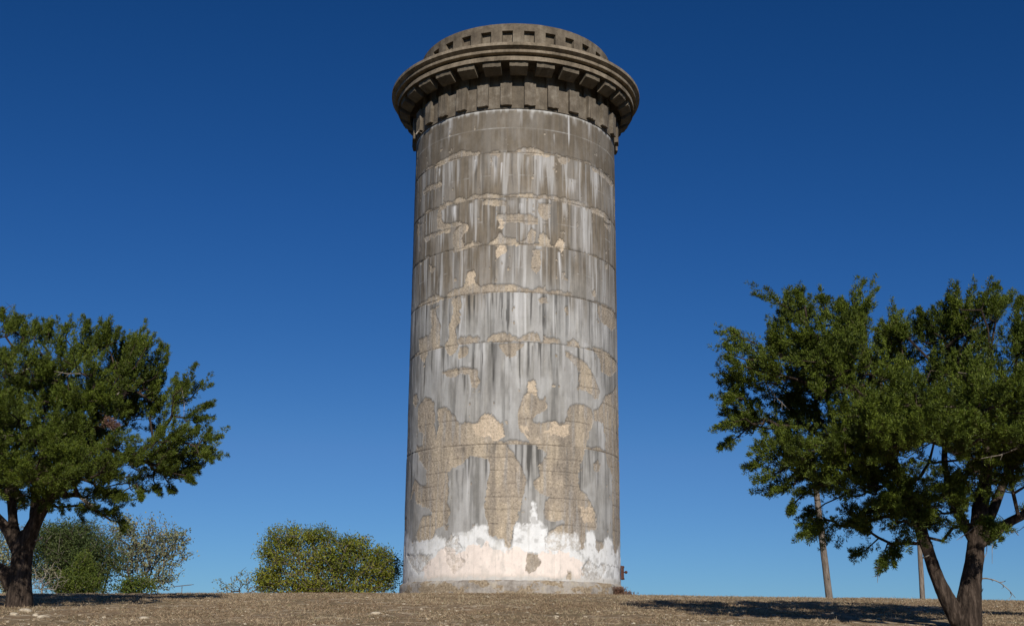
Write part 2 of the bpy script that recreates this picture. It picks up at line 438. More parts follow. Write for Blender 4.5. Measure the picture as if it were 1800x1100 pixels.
def bump(nt, b, height, strength, dist):
    n = N(nt, 'ShaderNodeBump'); n.inputs['Strength'].default_value = strength; n.inputs['Distance'].default_value = dist
    nt.links.new(height, n.inputs['Height']); nt.links.new(n.outputs[0], b.inputs['Normal'])
    return n


def g3(v): return (v, v, v)


# shaft: colour of the render coat, bare aggregate, limewash and stains carried on the dense mesh
shaft_mat, nt, b = new_mat('weathered_render')
at_ = N(nt, 'ShaderNodeAttribute', attribute_name='coat')
p = world_pos(nt)
grit = noise(nt, p, 15, 5, .82)
fine = noise(nt, p, 70, 2, .7)
soft = ramp(nt, fine, ((.25, g3(.86)), (.75, g3(1.12))))
hard = ramp(nt, grit, ((.34, g3(.5)), (.46, g3(.9)), (.6, g3(1.1)), (.68, g3(1.7))))
sel = mixc(nt, at_.outputs['Alpha'], soft, hard)
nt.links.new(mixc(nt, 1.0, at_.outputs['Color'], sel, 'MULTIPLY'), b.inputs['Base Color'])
bp = bump(nt, b, grit, .6, .03)
mm = N(nt, 'ShaderNodeMath', operation='MULTIPLY_ADD'); nt.links.new(at_.outputs['Alpha'], mm.inputs[0]); mm.inputs[1].default_value = .75; mm.inputs[2].default_value = .12
nt.links.new(mm.outputs[0], bp.inputs['Strength'])


def concrete(name, dark, mid, light, streak=.5):
    m, nt, b = new_mat(name)
    p = world_pos(nt); pz = world_pos(nt, (1, 1, .12))
    c = ramp(nt, noise(nt, p, 1.7, 7, .72), ((.34, dark), (.5, mid), (.66, light)))
    s = ramp(nt, noise(nt, pz, 5.5, 5, .7), ((.35, g3(.72)), (.52, g3(1.0)), (.68, g3(1.2)), (.78, g3(1.5))))
    c = mixc(nt, streak, c, s, 'MULTIPLY')
    f = noise(nt, p, 45, 3, .7)
    c = mixc(nt, .7, c, ramp(nt, f, ((.3, g3(.75)), (.7, g3(1.2)))), 'MULTIPLY')
    nt.links.new(c, b.inputs['Base Color'])
    bump(nt, b, f, .4, .02)
    return m


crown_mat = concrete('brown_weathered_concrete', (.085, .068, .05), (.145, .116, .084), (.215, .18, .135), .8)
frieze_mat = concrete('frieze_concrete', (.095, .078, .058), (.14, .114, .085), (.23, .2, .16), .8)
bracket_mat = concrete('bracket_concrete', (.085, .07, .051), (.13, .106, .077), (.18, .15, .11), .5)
soffit_mat = concrete('shade_toned_soffit_concrete', (.05, .042, .033), (.085, .07, .053), (.13, .108, .08), .5)  # darker than the cornice concrete: shade under the rim put into the colour
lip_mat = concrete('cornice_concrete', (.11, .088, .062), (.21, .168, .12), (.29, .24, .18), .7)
plinth_mat = concrete('plinth_concrete', (.2, .17, .14), (.33, .3, .27), (.42, .36, .27), .8)
nt = plinth_mat.node_tree; _b = nt.nodes['Principled BSDF']
_c = _b.inputs['Base Color'].links[0].from_socket
_f = ramp(nt, noise(nt, world_pos(nt, (1, 1, 1.6)), 1.3, 6, .6), ((.52, g3(0)), (.54, g3(1))))
_g = noise(nt, world_pos(nt), 15, 5, .8)
nt.links.new(mixc(nt, _f, _c, ramp(nt, _g, ((.35, (.13, .1, .07)), (.55, (.3, .235, .16)), (.7, (.5, .42, .32))))), _b.inputs['Base Color'])


def bark(name, a, c_, d, sc=1.0):
    m, nt, b = new_mat(name)
    p = world_pos(nt, (1, 1, .18))
    f = noise(nt, p, 16 * sc, 5, .7)
    nt.links.new(ramp(nt, f, ((.32, a), (.5, c_), (.7, d))), b.inputs['Base Color'])
    bump(nt, b, f, 1.0, .05)
    return m


juniper_bark = bark('shaggy_juniper_bark', (.012, .008, .006), (.043, .030, .022), (.12, .088, .067))
twig_mat = bark('grey_twig_bark', (.05, .04, .032), (.11, .092, .075), (.26, .23, .2))
pale_twig = bark('bleached_twig', (.12, .1, .08), (.24, .2, .16), (.42, .38, .33))
pole_mat = bark('weathered_pole_wood', (.09, .07, .055), (.17, .14, .115), (.25, .21, .175), .8)


def foliage(name, cols, patch, transl=.25, nscale=1.6):
    m, nt, b = new_mat(name, .62, .25)
    g = N(nt, 'ShaderNodeNewGeometry')
    c = ramp(nt, g.outputs['Random Per Island'], cols)
    n = noise(nt, world_pos(nt), nscale, 2, .5)
    c = mixc(nt, ramp(nt, n, ((.42, g3(0)), (.62, g3(1)))), c, mixc(nt, 1.0, c, patch, 'MULTIPLY'))
    nt.links.new(c, b.inputs['Base Color'])
    tr = N(nt, 'ShaderNodeBsdfTranslucent'); nt.links.new(c, tr.inputs['Color'])
    mx = N(nt, 'ShaderNodeMixShader'); mx.inputs[0].default_value = transl
    nt.links.new(b.outputs[0], mx.inputs[1]); nt.links.new(tr.outputs[0], mx.inputs[2])
    nt.links.new(mx.outputs[0], nt.nodes['Material Output'].inputs['Surface'])
    return m


juniper_leaf = foliage('juniper_scale_foliage', ((0, (.04, .055, .006)), (.5, (.088, .122, .011)), (.95, (.155, .19, .02)), (1, (.13, .10, .045))), (.6, .62, .7), .18)
mound_leaf = foliage('dull_green_foliage', ((0, (.032, .046, .013)), (.6, (.072, .095, .024)), (1, (.13, .145, .05))), (.75, .85, .8), .2, .8)
cedar_leaf = foliage('bright_green_foliage', ((0, (.05, .075, .013)), (.6, (.10, .135, .02)), (1, (.18, .2, .035))), (.8, .85, .7), .3, .9)
oak_leaf = foliage('grey_green_leaves', ((0, (.10, .12, .06)), (.5, (.22, .245, .12)), (.85, (.34, .35, .18)), (1, (.3, .22, .12))), (.85, .8, .8), .25, .6)
autumn_leaf = foliage('olive_yellow_leaves', ((0, (.10, .115, .015)), (.4, (.21, .23, .022)), (.85, (.33, .325, .04)), (1, (.28, .18, .05))), (.65, .72, .8), .35, .5)
grass_mat = foliage('dry_grass_blades', ((0, (.19, .13, .08)), (.45, (.34, .25, .16)), (.8, (.52, .41, .27)), (1, (.19, .18, .09))), (.8, .75, .72), .2, .5)
weed_mat = foliage('dead_reddish_weeds', ((0, (.1, .045, .03)), (.6, (.2, .11, .08)), (1, (.3, .2, .13))), (.8, .8, .8), .1, 1)

stone_mat, nt, b = new_mat('pale_limestone')
f = noise(nt, world_pos(nt), 14, 5, .65)
nt.links.new(ramp(nt, f, ((.3, (.27, .21, .15)), (.5, (.45, .38, .28)), (.72, (.62, .54, .42)))), b.inputs['Base Color'])
bump(nt, b, f, .6, .02)

rust_mat, nt, b = new_mat('rusted_iron', .8, .3)
f = noise(nt, world_pos(nt), 30, 4, .7)
nt.links.new(ramp(nt, f, ((.3, (.03, .014, .01)), (.55, (.09, .035, .022)), (.8, (.22, .1, .07)))), b.inputs['Base Color'])
bump(nt, b, f, .5, .01)
metal_mat, nt, b = new_mat('dull_aluminium', .5, .5)
b.inputs['Metallic'].default_value = .6
nt.links.new(ramp(nt, noise(nt, world_pos(nt), 8), ((.3, g3(.2)), (.7, g3(.34)))), b.inputs['Base Color'])
black_mat, nt, b = new_mat('black_fitting', .6, .3)
nt.links.new(ramp(nt, noise(nt, world_pos(nt), 12), ((.3, g3(.02)), (.7, g3(.05)))), b.inputs['Base Color'])

ground_mat, nt, b = new_mat('dry_turf_and_caliche', .95, .1)
p = world_pos(nt)
n1 = noise(nt, p, .55, 6, .62); n2 = noise(nt, p, 7, 5, .7); n3 = noise(nt, p, 2.2, 6, .7)
turf = ramp(nt, n2, ((.28, (.12, .083, .05)), (.5, (.245, .172, .103)), (.72, (.39, .29, .178))))
turf = mixc(nt, ramp(nt, n1, ((.4, g3(0)), (.65, g3(.6)))), turf, (.135, .115, .06))
cal = ramp(nt, n2, ((.3, (.3, .22, .14)), (.6, (.5, .41, .29)), (.8, (.64, .56, .44))))
fac = ramp(nt, n3, ((.525, g3(0)), (.585, g3(1))))
near_col = mixc(nt, fac, turf, cal)
_g = N(nt, 'ShaderNodeNewGeometry')
_d = N(nt, 'ShaderNodeVectorMath', operation='DISTANCE'); _d.inputs[1].default_value = (0, 34, 0); nt.links.new(_g.outputs['Position'], _d.inputs[0])
_r = N(nt, 'ShaderNodeMapRange'); _r.inputs['From Min'].default_value = 21; _r.inputs['From Max'].default_value = 34; nt.links.new(_d.outputs['Value'], _r.inputs['Value'])
scrub = ramp(nt, noise(nt, p, .12, 6, .6), ((.35, (.03, .034, .016)), (.55, (.06, .06, .028)), (.75, (.12, .10, .05))))  # scrub tone of the unseen outer ground, set dark to cut bounce light
nt.links.new(mixc(nt, _r.outputs[0], near_col, scrub), b.inputs['Base Color'])
bump(nt, b, n2, .9, .06)

# ------------------------------------------------------------------ the hill
KY = np.array([-400, -30, 0, 10, 15, 20, 24, 30, 36, 40, 46, 60, 90, 200, 800, 4000], float)
KZ = np.array([-7, -2.6, -1.6, -.75, -.27, .19, .5, .95, 1.31, 1.44, 1.47, 1.3, .4, -7, -26, -40], float)


def ground_z(x, y):
    x, y = np.asarray(x, float), np.asarray(y, float)
    z = 0
    for o, w in ((-2, .25), (0, .5), (2, .25)): z = z + w * np.interp(y + o, KY, KZ)
    k = np.exp(-(np.maximum(np.abs(y - 25), 0) / 60) ** 2)
    z = z - np.where(x < 0, .06, .035) * np.minimum((np.abs(x) / 10) ** 2, 30) * (.3 + .7 * k)
    z = z + (fbm(x * .35 + 50, y * .35 + 50, 3, 4) - .5) * .10 * np.exp(-(np.abs(y) / 150) ** 2)
    return z


def axis(dense0, dense1, step, far):
    a = np.arange(dense0, dense1 + 1e-6, step)
    r = [dense1]; s = step
    while r[-1] < far: s *= 1.35; r.append(r[-1] + s)
    l = [dense0]; s = step
    while l[-1] > -far: s *= 1.35; l.append(l[-1] - s)
    return np.concatenate((l[:0:-1], a, r[1:]))


gx = axis(-22, 22, .2, 4000); gy = axis(12, 50, .2, 4000)
GX, GY = np.meshgrid(gx, gy)
GZ = ground_z(GX, GY) + (fbm(GX * 3, GY * 3, 9, 3) - .5) * .05
nx, ny = len(gx), len(gy)
i = np.arange(ny - 1)[:, None] * nx; j = np.arange(nx - 1)[None]
q = np.stack((i + j, i + j + 1, i + j + nx + 1, i + j + nx), -1).reshape(-1, 4)
obj('ground', mesh_from('ground', np.stack((GX, GY, GZ), -1).reshape(-1, 3), None, q, ground_mat, True), kind='structure')

# ------------------------------------------------------------------ the tower
TOWER_Z = 1.30
tower = thing('water_tower', 'tall round concrete water tower with heavy cornice and flaking grey render', 'tower', (TX, TY, TOWER_Z))


def ring_pt(th, r, h):
    """theta 0 faces the camera side; world offsets from the tower origin"""
    return np.stack((r * np.sin(th) * R0, -r * np.cos(th) * R0, h * R0 - TOWER_Z + 0 * th), -1)


def lathe(profile, segs=348, closed=False):
    P = np.array(profile, float); n = len(P)
    th = np.arange(segs) * 2 * np.pi / segs
    v = np.stack([ring_pt(th, r, h) for r, h in P])
    m = n if closed else n - 1
    i = np.arange(m)[:, None]; j = np.arange(segs)[None]; k = (j + 1) % segs; i2 = (i + 1) % n
    q = np.stack((i * segs + j, i * segs + k, i2 * segs + k, i2 * segs + j), -1).reshape(-1, 4)
    return v.reshape(-1, 3), q


def parse(s): return np.array([[float(a) for a in t.split(',')] for t in s.split()])


def inside(T, H, poly):
    out = np.zeros(T.shape, bool)
    m = (T >= poly[:, 0].min()) & (T <= poly[:, 0].max()) & (H >= poly[:, 1].min()) & (H <= poly[:, 1].max())
    t, h = T[m], H[m]; r = np.zeros(t.shape, bool)
    x0, y0 = poly[-1]
    for x1, y1 in poly:
        if y0 != y1:
            r ^= ((y1 > h) != (y0 > h)) & (t < (x0 - x1) * (h - y1) / (y0 - y1) + x1)
        x0, y0 = x1, y1
    out[m] = r
    return out


LIFTS = [.40, .73, .96, 1.185, 1.415, 1.64, 1.865, 2.09, 2.32, 2.551, 2.779, 3.011, 3.241, 3.457, 3.685, 3.913, 4.131, 4.356, 4.602, 4.80]
STRONG = [1.64, 2.551, 3.011, 3.457, 3.913, 4.356]
thd = np.concatenate((np.arange(-95.7, 95.71, .33), np.arange(98, 263, 4)))
rows, cuts = [], [0]
for a, c in zip(LIFTS[:-1], LIFTS[1:]):
    n = int(round((c - a) / .0073)); seg = np.linspace(a, c, n + 1)
    rows.extend(seg if not rows else seg[1:]); cuts.append(len(rows) - 1)
rows = np.array(rows)
T, H = np.meshgrid(thd, rows)
Tn = np.where(T > 180, T - 360, T)
w1 = fbm(T / 3.0, H * 20, 1, 4) - .5; w2 = fbm(T / 3.0 + 90, H * 20, 2, 4) - .5
w3 = fbm(T / .9, H * 70, 3, 2) - .5
Tw, Hw = T + w1 * 2.2 + w3 * .9, H + w2 * .04 + w3 * .012
bare = np.zeros(T.shape)
for s in BARE_PATCHES: bare[inside(Tw, Hw, parse(s))] = 1
# the flanks and the back flake in the same way
side = np.abs(T - 83.5) > 143.5; side = (T > 74) | (T < -74)
low = sst(2.6, .8, H)
bare[side & (fbm(T / 16.0, H * 2.2, 40, 4) > .60 - .12 * low)] = 1
# scalloped spalls along the pour joints and odd chips
for h in LIFTS[1:-2]:
    if h not in STRONG: continue
    amp = .022
    sc = vn(T / 5.5, h * 40, 6) * vn(T / 14.0, h * 31, 7)
    bare[(H > h - .004) & (H < h + amp * np.clip(sc * 3.2 - .75, 0, 1.4) + w2 * .012)] = 1
bare[(fbm(T / 3.2, H * 18, 12, 4) > .80)] = 1
white = np.zeros(T.shape, bool)
Tw2, Hw2 = T + w1 * 2.6 + w3 * .8, H + w2 * .06 + w3 * .03 + (vn(T / 1.1, 0 * H, 5) - .5) * .02
for s in WHITEWASH: white |= inside(Tw2, Hw2, parse(s))
white |= side & (H + w2 * .1 < .70)
white |= (H + w2 * .03 < .64)
pink = np.zeros(T.shape)
for s in PINK_WASH: pink[inside(T + w1 * 9, np.maximum(H, .60) + w2 * .12, parse(s))] = 1
pink *= sst(.50, .53, H + w2 * .05)
pale = np.zeros(T.shape)
for s in PALE_PATCHES: pale[inside(T + w1 * 6, H + w2 * .1, parse(s))] = 1


def C(r, g, b_): return np.array((r, g, b_))


def mixa(a, c, f): return a + (c - a) * f[..., None]


wb = np.clip(sst(2.75, 3.4, H + (fbm(T / 20.0, H * 1.2, 21, 3) - .5) * 1.2) * .9 + .1, 0, 1)
plaster = mixa(np.broadcast_to(C(.285, .275, .258), T.shape + (3,)), np.broadcast_to(C(.165, .136, .103), T.shape + (3,)), wb)
plaster = plaster * (1 + .5 * (fbm(T / 9.0, H * 3, 22, 4) - .5))[..., None]
calm = 1 - .75 * sst(4.33, 4.38, H)
plaster = plaster * (1 + .58 * calm * (fbm(T / 1.1, H * 1.3, 23, 4) - .5))[..., None]
plaster = plaster * (1 + .45 * calm * (fbm(T / .6, H * 5.0, 28, 3) - .5))[..., None]
plaster = plaster * (1 + .35 * (fbm(T / 4.0, H * 9.0, 37, 5) - .5))[..., None]
plaster = plaster * (1 + .25 * (fbm(T / 1.5, H * 28, 29, 3) - .5))[..., None]
gw = sst(.46, .60, fbm(T / 4.0, H * 1.3 + 9, 26, 5)) * (1 - sst(4.3, 4.4, H))
plaster = mixa(plaster, C(.36, .35, .34), gw * (.5 - .22 * sst(2.9, 3.3, H)))
sec = np.zeros(T.shape); top = np.zeros(T.shape)
SEC = [.40, 1.64, 2.551, 3.011, 3.457, 3.913, 4.356, 4.602, 4.80]
for k, (a, c) in enumerate(zip(SEC[:-1], SEC[1:])):
    m = (H > a) & (H <= c); sec[m] = k; top[m] = c
fall = np.clip((top - H) / .45, 0, 1)
Ts = T + (fbm(T / 2.0, H * 5, 31, 2) - .5) * .8
reach = vn(Ts / 1.1, sec * 13, 33)
L = sst(.50, .72, fbm(Ts / 1.9, sec * .55 + H * .5, 32, 4)) * sst(reach + .35, reach, fall)
D = sst(.52, .70, fbm(Ts / 1.5, sec * .8 + H * .5, 34, 4)) * sst(reach + .25, reach - .1, fall)
lw = .62 * sst(2.2, 2.6, H) + .25
dw = (.85 - .45 * sst(2.9, 3.3, H)) * (.5 + .5 * sst(60, 20, np.abs(Tn))) + .35 * sst(-40, -60, Tn)
top_zone = sst(4.33, 4.40, H)
L = L * (1 - .85 * top_zone); D = D * (1 - .6 * top_zone)
plaster = mixa(plaster, C(.52, .51, .50), L * lw * (1 - .35 * sst(2.9, 3.3, H)))
plaster = mixa(plaster, C(.055, .052, .048), np.clip(D * dw, 0, .85))
lite = np.zeros(T.shape); dark = np.zeros(T.shape)
for (t0, h0, h1, w, k) in STREAKS:
    wv = max(w, .35) * (.8 + .5 * vn(H * 9, t0 * 1.0, 61))
    c0 = t0 + (vn(H * 7, t0 * 3.0, 62) - .5) * .9
    g = np.exp(-(np.abs(T - c0) / (wv * .62)) ** 2.2)
    hj = h1 + (h0 - h1) * .55 * vn(T / .7, t0 + 0 * H, 64)
    g = g * sst(h0 + .010, h0 - .002, H + w3 * .01) * sst(hj - .02, hj + (h0 - h1) * .4, H)
    g = g * (.2 + 1.15 * vn(T / .6, H * 2 + t0, 63)) * (.6 + .6 * fbm(T / .8, H * 9, 65, 2))
    if k > 0: lite = np.maximum(lite, g * k)
    else: dark = np.maximum(dark, -g * k)
plaster = mixa(plaster, C(.62, .61, .61), np.clip(lite, 0, .9))
plaster = mixa(plaster, C(.05, .047, .044), np.clip(dark, 0, .9))
plaster = plaster * (1 - .16 * top_zone)[..., None]
# chalky bloom in irregular clouds, mostly lower half, and dark algae films
bloom = sst(.50, .68, fbm(T / 7.0, H * 3.2, 91, 5)) * (.25 + .75 * sst(3.4, 2.4, H)) * (.5 + .5 * vn(T / .8, H * 2, 92))
plaster = mixa(plaster, C(.50, .495, .485), bloom * .5)
film = sst(.56, .70, fbm(T / 3.5, H * 1.6 + 20, 93, 5)) * sst(3.3, 2.6, H)
plaster = mixa(plaster, C(.10, .098, .092), film * .45)
# pour joints: thin dark slots, lime bleeding under the upper ones
joint = np.zeros(T.shape)
for h in LIFTS[1:-1]:
    joint = np.maximum(joint, np.exp(-((H - h - (vn(T / 6, h * 9, 70) - .5) * .006) / .0055) ** 2) * (1.0 if h in STRONG else .10) * (.35 + .65 * sst(.3, .6, vn(T / 4.0, h * 17, 74))))
plaster = mixa(plaster, C(.07, .062, .055), joint * .55 * (1 - .8 * top_zone))
eff = np.exp(-((H - 4.602) / .0045) ** 2) * (.1 + .6 * fbm(T / 1.5, H * 30, 71, 3) * sst(.25, .6, fbm(T / 9.0, 3.0, 75, 2))) + sst(.05, 0, 4.793 - H) * sst(.35, .8, vn(T / 1.3, 5.0, 72)) * .8 \
    + np.exp(-((H - 4.785) / .007) ** 2) * .6
for h in (4.131, 3.685, 3.241): eff = eff + .4 * np.exp(-((H - h) / .004) ** 2) * sst(.45, .8, fbm(T / 3, h * 3, 73, 3))
plaster = mixa(plaster, C(.50, .49, .47), np.clip(eff, 0, .8))
tan_ = mixa(np.broadcast_to(C(.33, .275, .215), T.shape + (3,)), np.broadcast_to(C(.43, .355, .265), T.shape + (3,)), sst(.35, .7, fbm(T / 7.0, H * 5, 24, 4)))
tan_ = mixa(tan_, C(.235, .20, .162), sst(.45, .75, fbm(T / 5.0, H * 2.0, 25, 4)) * .8)
tan_ = tan_ * (1 + .35 * (fbm(T / 1.2, H * 12, 27, 3) - .5))[..., None]
tan_ = mixa(tan_, C(.36, .34, .32), sst(.5, .7, fbm(T / 2.0, H * 2.2, 94, 5)) * .5)
tan_ = tan_ * 1.06
tan_ = mixa(tan_, C(.60, .48, .35), pale * .75)
tan_ = mixa(tan_, C(.06, .055, .05), np.clip(dark * .85 + D * dw * .35, 0, .8))
tan_ = mixa(tan_, C(.42, .41, .4), np.clip(lite * .5, 0, .6))
course = np.zeros(T.shape)
for h in LIFTS[1:-1] + [1.30, 1.525, 1.08, 2.2]:
    course = np.maximum(course, np.exp(-((H - h - (vn(T / 6, h * 9, 70) - .5) * .008) / .0048) ** 2) * sst(.2, .5, vn(T / 5.0, h * 13, 76)))
tan_ = mixa(tan_, C(.075, .062, .05), course * .5)
colr = mixa(plaster, tan_, bare)
wc = mixa(np.broadcast_to(C(.72, .72, .715), T.shape + (3,)), np.broadcast_to(C(.76, .665, .60), T.shape + (3,)), pink)
wc = wc * (1 + .22 * (fbm(T / 3.0, H * 16, 51, 4) - .5))[..., None]
scuff = sst(.56, .72, fbm(T / 4.0, H * 16, 52, 4))
wf = np.where(white, 1.0, 0.0) * (1 - .55 * scuff * (1 - pink)) * np.where(bare > 0, .55 + .4 * sst(.6, .4, fbm(T / 1.3, H * 45, 53, 3)), 1)
for s in BARE_PATCHES[-6:-5] + BARE_PATCHES[-3:-1]: wf[inside(Tw, Hw, parse(s))] *= .12
soft_top = np.zeros(T.shape); wfl = np.where(white, 1.0, 0.0)
k_ = np.ones(9) / 9
for ax_ in (0, 0, 1):
    wfl = np.apply_along_axis(lambda m_: np.convolve(m_, k_, 'same'), ax_, wfl)
wf = wf * np.clip(sst(.25, .95, wfl + (fbm(T / 1.1, H * 30, 54, 3) - .5) * .9), 0, 1) 
grime = sst(.50, .75, fbm(T / 2.2, H * 9, 55, 5))
wc = mixa(wc, C(.46, .44, .40), grime * .4)
drip = .5 * sst(.62, .8, fbm(T / .8, H * .7, 56, 3)); wc = mixa(wc, C(.33, .31, .28), drip * .4)
wc = mixa(wc, C(.36, .31, .25), sst(.56, .50, H + w2 * .04) * .5)
colr = mixa(colr, wc, wf)
# shade line painted along the broken edge of the coat, darkest at upper edges
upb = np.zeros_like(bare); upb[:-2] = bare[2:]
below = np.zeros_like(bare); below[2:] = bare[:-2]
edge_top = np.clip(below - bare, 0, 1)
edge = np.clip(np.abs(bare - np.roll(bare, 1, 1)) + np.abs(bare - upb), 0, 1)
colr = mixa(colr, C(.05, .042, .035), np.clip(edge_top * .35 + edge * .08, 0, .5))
grain = np.clip(bare * (1 - .6 * wf), 0, 1)
jw = np.zeros(T.shape)
for h in STRONG: jw = np.maximum(jw, np.exp(-((H - h) / .005) ** 2))
rr = 1.0 + .0030 * (1 - bare) + .0035 * (fbm(T / 1.4, H * 34, 80, 3) - .5) * bare + .003 * (fbm(T / 12., H * 5, 81, 3) - .5) - .0025 * jw - .0022 * course * bare
rr = rr + .0022 * (fbm(T / 2.5, H * 18, 83, 3) - .5)
th = np.radians(T)
V = np.stack((rr * np.sin(th) * R0, -rr * np.cos(th) * R0, H * R0 - TOWER_Z), -1)
ncol = len(thd)
for a, c in zip(cuts[:-1], cuts[1:]):
    v = V[a:c + 1].reshape(-1, 3); nr = c + 1 - a
    i = np.arange(nr - 1)[:, None] * ncol; j = np.arange(ncol)[None]; k = (j + 1) % ncol
    q = np.stack((i + j, i + k, i + ncol + k, i + ncol + j), -1).reshape(-1, 4)
    me = mesh_from('shaft_course', v, None, q, shaft_mat, True)
    ca = me.color_attributes.new('coat', 'FLOAT_COLOR', 'POINT')
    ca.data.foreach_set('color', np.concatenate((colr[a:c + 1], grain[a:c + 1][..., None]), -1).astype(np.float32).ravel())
    obj('shaft_course', me, tower)

# plinth with a sloped, chipped top
segs = 480
th = np.arange(segs) * 2 * np.pi / segs
pv = []
for r, h in ((1.032, .28), (1.032, .36), (1.031, .40), (1.030, .44), (1.028, .468), (1.006, .490), (.97, .492)):
    w = (fbm(np.degrees(th) / 4, h * 20 + 0 * th, 90, 3) - .5)
    pv.append(ring_pt(th, r + w * .008, h + (w * .012 if h > .46 else 0)))
i = np.arange(6)[:, None] * segs; j = np.arange(segs)[None]; k = (j + 1) % segs
q = np.stack((i + j, i + k, i + segs + k, i + segs + j), -1).reshape(-1, 4)
obj('plinth', mesh_from('plinth', np.concatenate(pv), None, q, plinth_mat, True), tower)

# frieze drum, pilasters, brackets, cornice, parapet
NB = 29
DA = 2 * np.pi / NB
A0 = RAD(-4.9)
v, q = lathe([(1.0, 4.795), (1.012, 4.797), (1.013, 5.016), (1.008, 5.022), (.962, 5.030), (.962, 5.25)])
obj('frieze_drum', mesh_from('frieze_drum', v, None, q, frieze_mat, False), tower)


def arc_block(profile, half, n=6, chip=0.0, seed=0):
    """block of constant (radius, height) section swept over a small angle"""
    t = np.linspace(-half, half, n + 1); rng = np.random.default_rng(seed); m = n + 1; s_ = len(profile); P = []
    for k, (r, h) in enumerate(profile):
        jr, jh = rng.normal(0, 1, (2, n + 1)) * (chip if 0 < k < s_ - 1 else 0)
        P.append(ring_pt(t, r + jr, h + jh))
    v = np.concatenate(P); q = []
    for s in range(s_):
        s2 = (s + 1) % s_
        for e in range(n): q.append((s * m + e, s * m + e + 1, s2 * m + e + 1, s2 * m + e))
    tr = []
    for k in range(1, s_ - 1): tr += [(0, k * m, (k + 1) * m), (n, (k + 1) * m + n, k * m + n)]
    return v, q, tr


pil_me, up_me, br_me = [], [], []
for s in range(5):
    v, q, tr = arc_block([(1.008, 4.818), (1.046, 4.818), (1.046, 5.036), (.955, 5.045)], RAD(2.95), 6, .0022, s); pil_me.append(mesh_from('pilaster_block', v, tr, q, frieze_mat))
    v, q, tr = arc_block([(.957, 5.046), (.988, 5.046), (.988, 5.196), (.957, 5.196)], RAD(2.95), 6, .001, s + 20); up_me.append(mesh_from('upper_pilaster', v, tr, q, frieze_mat))
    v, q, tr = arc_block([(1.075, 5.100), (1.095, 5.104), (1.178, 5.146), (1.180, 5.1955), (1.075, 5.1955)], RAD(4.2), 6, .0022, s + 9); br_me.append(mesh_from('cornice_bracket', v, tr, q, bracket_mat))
for k in range(NB):
    obj('pilaster_block', pil_me[k % 5], tower, None, A0 + k * DA)
    obj('upper_pilaster', up_me[k % 5], tower, None, A0 + k * DA)
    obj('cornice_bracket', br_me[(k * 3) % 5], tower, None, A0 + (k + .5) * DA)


def rough_lathe(prof, amp, seed, segs=696):
    th = np.arange(segs) * 2 * np.pi / segs; n = len(prof); vs = []
    for r, h in prof:
        w = fbm(np.degrees(th) / 2.2, 0 * th + h * 37, seed, 3) - .5; w2 = fbm(np.degrees(th) / 2.2 + 77, 0 * th + h * 37, seed, 3) - .5
        vs.append(ring_pt(th, r + w * amp, h + w2 * amp))
    i = np.arange(n - 1)[:, None] * segs; j = np.arange(segs)[None]; k = (j + 1) % segs
    q = np.stack((i + j, i + k, i + segs + k, i + segs + j), -1).reshape(-1, 4)
    return np.concatenate(vs), q


def flat(name, prof, amp, seed, mat):
    v, q = rough_lathe(prof, amp, seed)
    me = mesh_from(name, v, None, q, mat, False)
    return obj(name, me, tower)


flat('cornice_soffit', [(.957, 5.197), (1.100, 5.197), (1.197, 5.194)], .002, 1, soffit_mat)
flat('lower_cornice_moulding', [(1.197, 5.194), (1.205, 5.192), (1.206, 5.228), (1.200, 5.236), (1.165, 5.242), (1.165, 5.252)], .003, 2, lip_mat)
flat('middle_cornice_moulding', [(1.165, 5.252), (1.232, 5.260), (1.235, 5.264), (1.236, 5.286), (1.21, 5.289)], .003, 3, lip_mat)
flat('upper_cornice_moulding', [(1.21, 5.289), (1.225, 5.292), (1.262, 5.314), (1.267, 5.315), (1.267, 5.344), (1.255, 5.349), (.97, 5.375)], .003, 4, lip_mat)

# parapet wall with sunk panels
RP, RB = .972, .928
HB, HT = 5.372, 5.700
P0, P1 = 5.495, 5.622
half = RAD(3.05)
acc = Acc()
for k in range(NB):
    c = A0 + k * DA
    tl = np.linspace(c - DA / 2, c - half, 4); tm = np.linspace(c - half, c + half, 7); tr = np.linspace(c + half, c + DA / 2, 4)

    def sheet(t, ra, ha, rb, hb):
        n = len(t); v = np.concatenate((ring_pt(t, ra, ha), ring_pt(t, rb, hb)))
        e = np.arange(n - 1); acc.add(v, None, np.stack((e, e + 1, e + n + 1, e + n), -1))
    for t in (tl, tr): sheet(t, RP, HB, RP, P0); sheet(t, RP, P0, RP, P1); sheet(t, RP, P1, RP, HT - .008)
    sheet(tm, RP, HB, RP, P0); sheet(tm, RP, P1, RP, HT - .008)
    sheet(tm, RP, P0, RB, P0); sheet(tm, RB, P1, RP, P1)
    for t in (c - half, c + half):
        t = np.array((t,)); v = np.concatenate((ring_pt(t, RB, P0), ring_pt(t, RP, P0), ring_pt(t, RP, P1), ring_pt(t, RB, P1)))
        acc.add(v, None, [(0, 1, 2, 3)])
acc.add(*[(lambda vq: (vq[0], None, vq[1]))(rough_lathe([(RP, HT - .008), (RP - .006, HT), (.90, HT), (.90, HB)], .003, 6))][0])
obj('parapet', acc.mesh('parapet', crown_mat), tower)
t = np.linspace(-half, half, 7)
v = np.concatenate((ring_pt(t, RB, P0), ring_pt(t, RB, P1))); e = np.arange(6)
pan = mesh_from('recessed_panel', v, None, np.stack((e, e + 1, e + 8, e + 7), -1), crown_mat)
for k in range(NB): obj('recessed_panel', pan, tower, None, A0 + k * DA)
v, q = lathe([(.902, 5.44), (.6, 5.50), (.3, 5.53), (.001, 5.54)], 96)
obj('roof_slab', mesh_from('roof_slab', v, None, q, crown_mat), tower)


